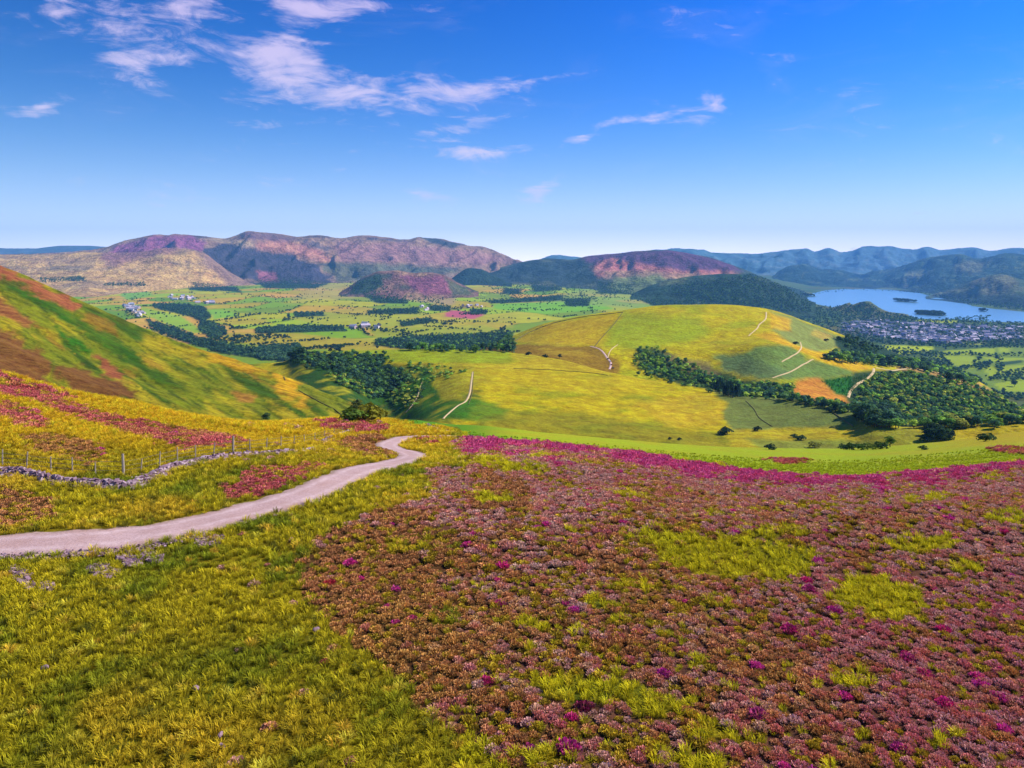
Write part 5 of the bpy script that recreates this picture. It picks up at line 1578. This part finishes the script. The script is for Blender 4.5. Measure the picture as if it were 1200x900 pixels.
wood([(920, 350), (1000, 340), (1080, 344), (1140, 352), (1210, 358), (1210, 366), (1130, 356), (1080, 343), (990, 338)], 700, 14, TEAL, [0, 1, 2], 'trees on the far shore of the lake', 'tree on the far shore of the lake', None)
wood([(560, 335), (640, 332), (700, 340), (740, 350), (700, 352), (600, 352)], 420, 13, TEAL, [0, 1, 2], 'scattered trees before the heathery mountain', 'tree scattered on the low ground before the heathery mountain', None)
wood([(400, 332), (450, 326), (460, 345), (520, 350), (520, 358), (430, 350)], 260, 12, TEAL, [0, 1, 2], 'trees about the heathery knoll', 'tree at the foot of the heathery knoll', None)
# hedgerow trees along the field edges
rg = np.random.default_rng(321)
hx = rg.uniform(0, 1000, 60000); hy = rg.uniform(328, 412, 60000)
X, Y, Z, w_ = locate(hx, hy)
ok = np.isfinite(Y) & (w_ == SHEETS.index(VAL))
X, Y, Z, hx = X[ok], Y[ok], Z[ok], hx[ok]
idc, e = field_cells(X, Y)
m = (e < 0.045) & (hx < 900) & (noise(X / 300, Y / 300, 5) > -0.25)
g = len(groups); groups.append(('hedgerow trees between the valley fields', 'hedgerow tree along a field edge on the valley floor'))
for a, b, c in zip(X[m], Y[m], Z[m]):
    tree_rec.append((a, b, c, rg.uniform(6, 13), int(rg.integers(0, 3)), TEAL[rg.integers(4)] * rg.uniform(0.8, 1.3), g))
m = (fbm(X / 330, Y / 420, 171, 4) > 0.26) & (rg.uniform(size=len(X)) < 0.30) & (hx < 900)
g = len(groups); groups.append(('trees of the valley groves', 'tree in one of the small groves on the valley floor'))
for a, b, c in zip(X[m], Y[m], Z[m]):
    tree_rec.append((a, b, c, rg.uniform(7, 14), int(rg.integers(0, 3)), TEAL[rg.integers(4)] * rg.uniform(0.9, 1.7), g))
m = (rg.uniform(size=len(X)) < 0.008) & (hx < 900)
g = len(groups); groups.append(('lone trees dotted over the valley fields', 'lone small tree standing out in a valley field'))
for a, b, c in zip(X[m], Y[m], Z[m]):
    tree_rec.append((a, b, c, rg.uniform(7, 14), int(rg.integers(0, 3)), TEAL[rg.integers(4)], g))

# islands in the lake: low wooded mounds
isl_mat = plain_mat('island_ground', C(60, 84, 44), ns=0.05)
def island(cx, cy, rx, ry, n, lb):
    v = (cy - CY) / FOC; Yc = CAMZ / v; Xc = (cx - CX) / FOC * Yc
    RX = rx / FOC * Yc; RY = ry * Yc * Yc / (CAMZ * FOC)
    V = []; F = []
    for k, (q, h) in enumerate([(1.0, -1.5), (0.9, 1.0), (0.6, 4.0), (0.25, 6.0)]):
        for i in range(20):
            a = 2 * math.pi * i / 20; rr = q * (1 + 0.12 * math.sin(a * 3 + cx))
            V.append((RX * rr * math.cos(a), RY * rr * math.sin(a), h))
        if k:
            for i in range(20):
                F.append(((k - 1) * 20 + i, (k - 1) * 20 + (i + 1) % 20, k * 20 + (i + 1) % 20, k * 20 + i))
    V.append((0, 0, 6.5))
    for i in range(20): F.append((60 + i, 60 + (i + 1) % 20, 80))
    me = bpy.data.meshes.new('island'); me.from_pydata(V, [], F); me.materials.append(isl_mat)
    o = link('wooded_island', me); o.location = (Xc, Yc, 0)
    tag(o, lb, None, None, 'structure')
    rg = np.random.default_rng(int(cx))
    g = len(groups); groups.append(('trees on the ' + lb, 'tree on the ' + lb))
    for i in range(n):
        a = rg.uniform(0, 6.28); q = math.sqrt(rg.uniform()) * 0.92
        tree_rec.append((Xc + RX * q * math.cos(a), Yc + RY * q * math.sin(a), 1.5 + 4 * (1 - q), rg.uniform(22, 36), int(rg.integers(0, 3)), TEAL[rg.integers(3)], g))
island(1061, 353.5, 7, 1.4, 60, 'small far wooded island in the lake')
island(1090, 368.5, 14, 1.8, 130, 'larger near wooded island in the lake')
island(946, 347.0, 7, 1.0, 50, 'low wooded islet at the far left end of the lake')
island(1152, 364.8, 3, 0.5, 10, 'tiny islet near the right part of the lake')

# lone trees and bushes that the photograph singles out: (px, base py, height px, kind, tint, label)
LONE = [
    (1155, 517, 13, 4, TEAL[3], 'dark round tree standing alone at the meadow edge on the far right'),
    (1102, 516, 18, 0, TEAL[1], 'largest dark tree of the clump above the meadow, at its right end'),
    (1112, 514, 14, 0, GREEN[0], 'green rounded tree at the very right of the clump above the meadow'),
    (1092, 516, 16, 1, TEAL[0], 'dark tree in the left part of the big clump above the meadow'),
    (1085, 517, 10, 4, TEAL[0], 'low dark bush at the left foot of the big clump above the meadow'),
    (1082, 527, 7, 4, TEAL[3], 'small dark bush on the meadow rim below the big clump'),
    (1043, 524, 15, 0, GREEN[1], 'tallest green bush at the right end of the bushy row on the meadow rim'),
    (1034, 526, 11, 4, GREEN[2], 'green bush next to the tallest one in the bushy row'),
    (1022, 527, 10, 4, GREEN[3], 'olive bush in the middle of the bushy row on the meadow rim'),
    (1010, 527, 10, 4, GREEN[0], 'mid green bush left of centre in the bushy row'),
    (998, 527, 10, 4, GREEN[2], 'dark green bush second from the left in the bushy row'),
    (989, 527, 9, 4, TEAL[3], 'dark bush at the left end of the bushy row on the meadow rim'),
    (955, 525, 10, 4, GREEN[5], 'thin olive bush alone left of the bushy row'),
    (938, 516, 8, 4, TEAL[1], 'small dark bush on the apron, right of a smaller one'),
    (931, 513, 6, 4, TEAL[1], 'smaller dark bush on the apron, left of its neighbour'),
    (903, 527, 9, 4, TEAL[0], 'dark bush at the foot of the apron above the meadow'),
    (850, 509, 11, 4, TEAL[0], 'broad dark tree on the right shoulder of the plateau'),
    (845, 510, 6, 4, TEAL[0], 'low dark bush touching the broad dark tree on its left'),
    (887, 505, 7, 4, TEAL[2], 'small dark bush beside the wall on the grey-green apron'),
    (796, 516, 4, 4, TEAL[2], 'tiny dark bush low on the plateau slope, right of a pair'),
    (785, 515, 3.5, 4, TEAL[2], 'tiny dark bush low on the plateau slope, left of its neighbour'),
    (656, 420, 6, 0, TEAL[2], 'dark tree on the olive saddle left of the lane, rightmost of three'),
    (639, 419, 5, 4, TEAL[2], 'dark bush on the olive saddle left of the lane, middle of three'),
    (619, 416, 5, 4, TEAL[2], 'dark tree on the olive saddle left of the lane, leftmost of three'),
    (594, 413, 11, 0, TEAL[2], 'dark tree at the right end of the tree belt behind the plateau'),
    (1189, 453, 9, 0, TEAL[0], 'round dark tree alone in the nearest bright valley field'),
    (1113, 448, 13, 0, TEAL[0], 'tall dark tree standing proud on the crest of the wooded ridge'),
    (425, 495, 28, 4, C(126, 124, 34), 'big golden-green bush where the moor path ends, middle of its group'),
    (413, 495, 22, 4, GREEN[1], 'dark green bush on the left of the golden-green bush'),
    (436, 494, 22, 4, C(110, 112, 36), 'olive bush on the right of the golden-green bush'),
    (419, 489, 24, 0, C(96, 104, 34), 'olive tree rising behind the golden-green bush'),
    (312, 494, 12, 0, TEAL[3], 'small dark tree alone at the foot of the green fell'),
    (968, 400, 4, 4, TEAL[2], 'tiny dark bush on the far flank of the rounded hill'),
    (932, 404, 5, 4, TEAL[2], 'dark bush in the notch between the ridges of the rounded hill'),
    (975, 483, 8, 4, TEAL[0], 'dark tree at the right upper corner of the grey-green apron'),
    (1004, 494, 12, 0, TEAL[2], 'very dark tree at the tip of the apron against the wood'),
]
CLUMPS = [dict(a=1085, b=1112, y0=509, y1=516, n=14, h=14, pal=TEAL, g=('trees of the big clump above the meadow', 'tree within the big dark clump above the meadow')),
          dict(a=1075, b=1135, y0=494, y1=503, n=60, h=9, pal=GREEN, g=('bushes on the rise behind the big clump', 'green bush on the rise behind the big clump'))]
for cdef in CLUMPS:
    g = len(groups); groups.append(cdef['g'])
    rg = np.random.default_rng(int(cdef['a']))
    x = rg.uniform(cdef['a'], cdef['b'], cdef['n']); y = rg.uniform(cdef['y0'], cdef['y1'], cdef['n'])
    X, Y, Z, w_ = locate(x, y)
    for a, b, c in zip(X, Y, Z):
        if np.isfinite(b):
            tree_rec.append((a, b, c, cdef['h'] * rg.uniform(0.6, 1.2) * b / FOC, int(rg.choice([0, 1, 4])), cdef['pal'][rg.integers(len(cdef['pal']))] * 1.0, g))

def plant_tree(x, y, z, h, kind, tint, label, group, wide=1.0, parts=True):
    name = {0: 'broadleaf_tree', 1: 'broadleaf_tree', 2: 'broadleaf_tree', 3: 'conifer', 4: 'bush'}[kind]
    rz = random.uniform(0, 6.28)
    if parts:
        e = bpy.data.objects.new(name, None); COL.objects.link(e)
        e.location = (x, y, z - 0.03 * h); e.rotation_euler = (0, 0, rz); e.scale = (h * wide, h * wide, h)
        c = link('crown', CROWNS[kind], e); c.color = (*[float(v) for v in np.clip(tint, 0, 1)], 1)
        link('trunk', TRUNKS[kind], e)
    else:
        e = link(name, CROWNS[kind]); e.location = (x, y, z - 0.05 * h); e.rotation_euler = (0, 0, rz); e.scale = (h * wide, h * wide, h)
        e.color = (*[float(v) for v in np.clip(tint, 0, 1)], 1)
    tag(e, label, 'bush' if kind == 4 else 'tree', group)
    return e

for (px, py, hp, kind, tint, lb) in LONE:
    X, Y, Z, w_ = locate([px], [py])
    if not np.isfinite(Y[0]): continue
    h = hp * Y[0] / FOC
    plant_tree(X[0], Y[0], Z[0], h, kind, tint * 1.1, lb, None, 1.35 if kind == 4 else 1.15)

T = tree_rec
tx = np.array([t[0] for t in T]); ty = np.array([t[1] for t in T]); tz = np.array([t[2] for t in T]); th = np.array([t[3] for t in T])
tk = np.array([t[4] for t in T]); tt = np.array([t[5] for t in T]); tg = np.array([t[6] for t in T])
vis = (np.abs(tx / ty) < 0.665)
size = th / ty * FOC * vis
order = np.argsort(-size)
NB = 300 - len(LONE)
big = order[:NB]
for i in big:
    gx = tx[tg == tg[i]] / ty[tg == tg[i]]; gy = ty[tg == tg[i]]
    side = third(tx[i] / ty[i], gx.min(), gx.max() + 1e-6, ['left', 'middle', 'right'])
    dep = third(ty[i], gy.min(), gy.max() + 1e-6, ['near', 'inner', 'far'])
    shade = 'pale green' if tt[i][1] > 0.26 else ('mid green' if tt[i][1] > 0.15 else 'dark green')
    plant_tree(tx[i], ty[i], tz[i], th[i], int(tk[i]), tt[i], '%s %s, %s %s' % (shade, groups[tg[i]][1], dep, side),
               groups[tg[i]][0] + ', ' + side + ', ' + dep, 1.2, parts=size[i] > 7.5)
rest = np.ones(len(T), bool); rest[big] = False
rg = np.random.default_rng(77)
scatter('woodland', np.c_[tx, ty, tz - th * 0.05][rest], th[rest], rg.uniform(0, 6.28, rest.sum()), tt[rest], tk[rest], SCROWN, 'woods and scattered trees of the valley and hills', np.full(rest.sum(), 0.85))

# ------------------------------------------------------------------ houses of the town and the farms
wall_mats = [plain_mat('pale_render', C(240, 226, 220), ns=0.5, amp=0.1), plain_mat('grey_slate_stone', C(176, 164, 166), ns=0.5, amp=0.2), plain_mat('warm_stone', C(220, 186, 176), ns=0.5, amp=0.2)]
roof_mats = [plain_mat('slate_roof', C(140, 146, 160), ns=0.6, amp=0.2), plain_mat('lilac_slate_roof', C(206, 190, 196), ns=0.6, amp=0.2)]
glass = plain_mat('dark_window', (0.02, 0.025, 0.03), rough=0.2, ns=0.5, amp=0.1)
def house_mesh(wm, rm, L=12, W=8, H=5.5, R_=3.2):
    V = [(-L / 2, -W / 2, -1), (L / 2, -W / 2, -1), (L / 2, W / 2, -1), (-L / 2, W / 2, -1), (-L / 2, -W / 2, H), (L / 2, -W / 2, H), (L / 2, W / 2, H), (-L / 2, W / 2, H), (-L / 2, 0, H + R_), (L / 2, 0, H + R_)]
    F = [(0, 1, 5, 4), (2, 3, 7, 6), (1, 2, 6, 9, 5), (3, 0, 4, 8, 7)]
    mi = [0] * 4
    e = 0.5
    n = len(V)
    V += [(-L / 2 - e, -W / 2 - e, H - 0.4), (L / 2 + e, -W / 2 - e, H - 0.4), (L / 2 + e, 0, H + R_ + 0.15), (-L / 2 - e, 0, H + R_ + 0.15), (-L / 2 - e, W / 2 + e, H - 0.4), (L / 2 + e, W / 2 + e, H - 0.4)]
    F += [(n, n + 1, n + 2, n + 3), (n + 3, n + 2, n + 5, n + 4)]; mi += [1, 1]
    # chimney
    n = len(V); cx = L / 2 - 1
    V += [(cx - .6, -.6, H + R_ - 1), (cx + .6, -.6, H + R_ - 1), (cx + .6, .6, H + R_ - 1), (cx - .6, .6, H + R_ - 1), (cx - .6, -.6, H + R_ + 1.4), (cx + .6, -.6, H + R_ + 1.4), (cx + .6, .6, H + R_ + 1.4), (cx - .6, .6, H + R_ + 1.4)]
    F += [(n, n + 1, n + 5, n + 4), (n + 1, n + 2, n + 6, n + 5), (n + 2, n + 3, n + 7, n + 6), (n + 3, n, n + 4, n + 7), (n + 4, n + 5, n + 6, n + 7)]; mi += [0] * 5
    for side in (-1, 1):
        for wx in (-L * 0.3, 0, L * 0.3):
            for wz in (1.4, 4.0):
                n = len(V); y = side * (W / 2 + 0.03)
                V += [(wx - .6, y, wz - .6), (wx + .6, y, wz - .6), (wx + .6, y, wz + .6), (wx - .6, y, wz + .6)]
                F.append((n, n + 1, n + 2, n + 3)); mi.append(2)
    me = bpy.data.meshes.new('house'); me.from_pydata(V, [], F)
    for m_ in (wm, rm, glass): me.materials.append(m_)
    me.polygons.foreach_set('material_index', mi); me.update()
    return me
HMS = [house_mesh(w_, r_, L, W) for w_ in wall_mats for (r_, L, W) in ((roof_mats[0], 13, 8), (roof_mats[1], 20, 9))]
def houses(poly, n, label, group, seed, scale=1.0, name='house', cat='house'):
    rg = np.random.default_rng(seed); P = np.asarray(poly, float)
    x = rg.uniform(P[:, 0].min(), P[:, 0].max(), n * 6); y = rg.uniform(P[:, 1].min(), P[:, 1].max(), n * 6)
    m = np.where(poly_sd(x, y, poly) > 0)[0][:n]
    X, Y, Z, w_ = locate(x[m], y[m], [VAL])
    out = []
    for a, b, c in zip(X, Y, Z):
        if not np.isfinite(b): continue
        out.append((a, b, c, rg.uniform(0, 3.14), rg.uniform(0.8, 1.5) * scale, int(rg.integers(len(HMS)))))
    return [(r, label, group, name, cat) for r in out]
recs = []
recs += houses([(990, 378), (1030, 376), (1100, 381), (1150, 383), (1195, 384), (1196, 398), (1120, 400), (1060, 399), (1020, 394), (985, 388)], 480, 'small pale house in the far lakeside town', 'houses of the far lakeside town', 5, 1.1)
recs += houses([(1060, 392), (1140, 396), (1180, 399), (1130, 403), (1060, 401)], 60, 'pale house on the near edge of the far town', 'houses on the near edge of the far town', 6, 1.2)
farm = []
for k, (poly, n, lb) in enumerate([
    ([(145, 359), (160, 357), (170, 368), (160, 372)], 22, 'pale house of the hamlet just beyond the green fell'),
    ([(185, 348), (215, 345), (232, 350), (205, 353)], 14, 'pale building of the farm cluster left of the dark valley wood'),
    ([(410, 382), (450, 381), (448, 386), (412, 386)], 8, 'white farm building among trees behind the plateau'),
    ([(494, 360), (502, 361), (502, 364), (494, 364)], 4, 'white farmhouse near the pink field'),
    ([(60, 333), (90, 336), (80, 342), (62, 340)], 12, 'pale house at the far left foot of the tan foothill'),
    ([(1148, 382), (1154, 382), (1155, 386), (1148, 386)], 4, 'white house among the trees right of the town'),
    ([(230, 355), (250, 354), (250, 357), (232, 358)], 6, 'stone farm building left of the valley wood'),
    ([(540, 356), (565, 356), (565, 360), (540, 360)], 6, 'white house among trees above the pink field')]):
    farm += houses(poly, n, lb, lb.replace('pale house', 'houses').replace('pale building', 'buildings'), 40 + k, 1.3)
hs_all = farm + recs
sing = hs_all[:len(farm)] + sorted(recs, key=lambda r: r[0][1] / r[0][4])[:max(0, 290 - len(farm))]
sid = set(id(r) for r in sing)
for (r, lb, gp, nm, ct) in sing:
    if gp.startswith('houses of') or gp.startswith('houses on'):
        xx = r[0] / r[1] * FOC + CX
        sd2 = third(xx, 985, 1200, ['at its left end', 'in its left half', 'in its middle', 'in its right half', 'at its right end'])
        kind_ = 'long' if r[5] % 2 else 'short'
        tone = ['pale', 'grey', 'warm stone'][r[5] // 2]
        lb = '%s %s %s, %s' % (kind_, tone, lb.replace('small pale ', '').replace('pale ', ''), sd2)
        gp = gp + ', ' + sd2 + ', ' + kind_ + ' ' + tone
    o = link(nm, HMS[r[5]]); o.location = r[:3]; o.rotation_euler = (0, 0, r[3]); o.scale = (r[4],) * 3
    tag(o, lb, ct, gp)
restH = [r[0] for r in hs_all if id(r) not in sid]
A = np.array(restH)
scatter('far_houses', A[:, :3], A[:, 4], A[:, 3], np.ones((len(A), 3)), A[:, 5].astype(int), HMS, 'farther houses of the lakeside town')

# ------------------------------------------------------------------ parked cars beside the lane
def car_mesh(col):
    prof = [(-2.1, 0.35), (-2.1, 0.85), (-1.5, 0.95), (-1.1, 1.42), (0.6, 1.45), (1.2, 0.98), (2.05, 0.85), (2.1, 0.35)]
    V = [(x, -0.85, z) for x, z in prof] + [(x, 0.85, z) for x, z in prof]
    n = len(prof)
    F = [tuple(range(n))[::-1], tuple(range(n, 2 * n))] + [(i, (i + 1) % n, n + (i + 1) % n, n + i) for i in range(n)]
    me = bpy.data.meshes.new('car_body'); me.from_pydata(V, [], F); me.materials.append(plain_mat('car_paint', col, rough=0.35, ns=1, amp=0.02)); me.update()
    return me
tyre = plain_mat('tyre', (0.02, 0.02, 0.02))
def wheel_mesh():
    V, F = tube([(0, -0.1, 0), (0, 0.1, 0)], [0.34, 0.34], 10)
    me = bpy.data.meshes.new('wheel'); me.from_pydata([tuple(v) for v in V], [], [tuple(f) for f in F] + [tuple(range(10))[::-1], tuple(range(10, 20))]); me.materials.append(tyre)
    return me
WM = wheel_mesh()
for k, (px, py, c, lb) in enumerate([(710, 421, C(40, 40, 48), 'dark parked car farthest up the pale lane'), (712.5, 424, C(210, 210, 214), 'white parked car in the middle of the lane side row'),
                                     (714, 428, C(120, 30, 30), 'dark red parked car third along the lane side row'), (716, 432, C(60, 66, 80), 'slate blue parked car nearest along the pale lane')]):
    X, Y, Z, w_ = locate([px], [py], SD)
    e = bpy.data.objects.new('parked_car', None); COL.objects.link(e)
    e.location = (X[0] + 3, Y[0], Z[0] + 0.3); e.rotation_euler = (0, 0, 1.2 + 0.2 * k)
    tag(e, lb, 'car')
    link('body', car_mesh(c), e)
    for sx in (-1.3, 1.3):
        for sy in (-0.82, 0.82):
            w0 = link('wheel', WM, e); w0.location = (sx, sy, 0.34)

# ------------------------------------------------------------------ the air
def haze():
    x0, x1, y0, y1, z0, z1 = -30000, 30000, -3000, 21800, -12, 1300
    V = [(x0, y0, z0), (x1, y0, z0), (x1, y1, z0), (x0, y1, z0), (x0, y0, z1), (x1, y0, z1), (x1, y1, z1), (x0, y1, z1)]
    F = [(0, 3, 2, 1), (4, 5, 6, 7), (0, 1, 5, 4), (1, 2, 6, 5), (2, 3, 7, 6), (3, 0, 4, 7)]
    me = bpy.data.meshes.new('haze'); me.from_pydata(V, [], F)
    m = bpy.data.materials.new('haze'); m.use_nodes = True
    n = m.node_tree.nodes; n.clear()
    o = n.new('ShaderNodeOutputMaterial'); v = n.new('ShaderNodeVolumePrincipled')
    v.inputs['Color'].default_value = (0.18, 0.52, 1.0, 1)
    v.inputs['Density'].default_value = HAZE
    v.inputs['Anisotropy'].default_value = 0.0
    m.node_tree.links.new(v.outputs[0], o.inputs['Volume'])
    me.materials.append(m)
    tag(link('haze', me), 'thin blue summer haze', None, None, 'stuff')
HAZE = 3.9e-5
haze()
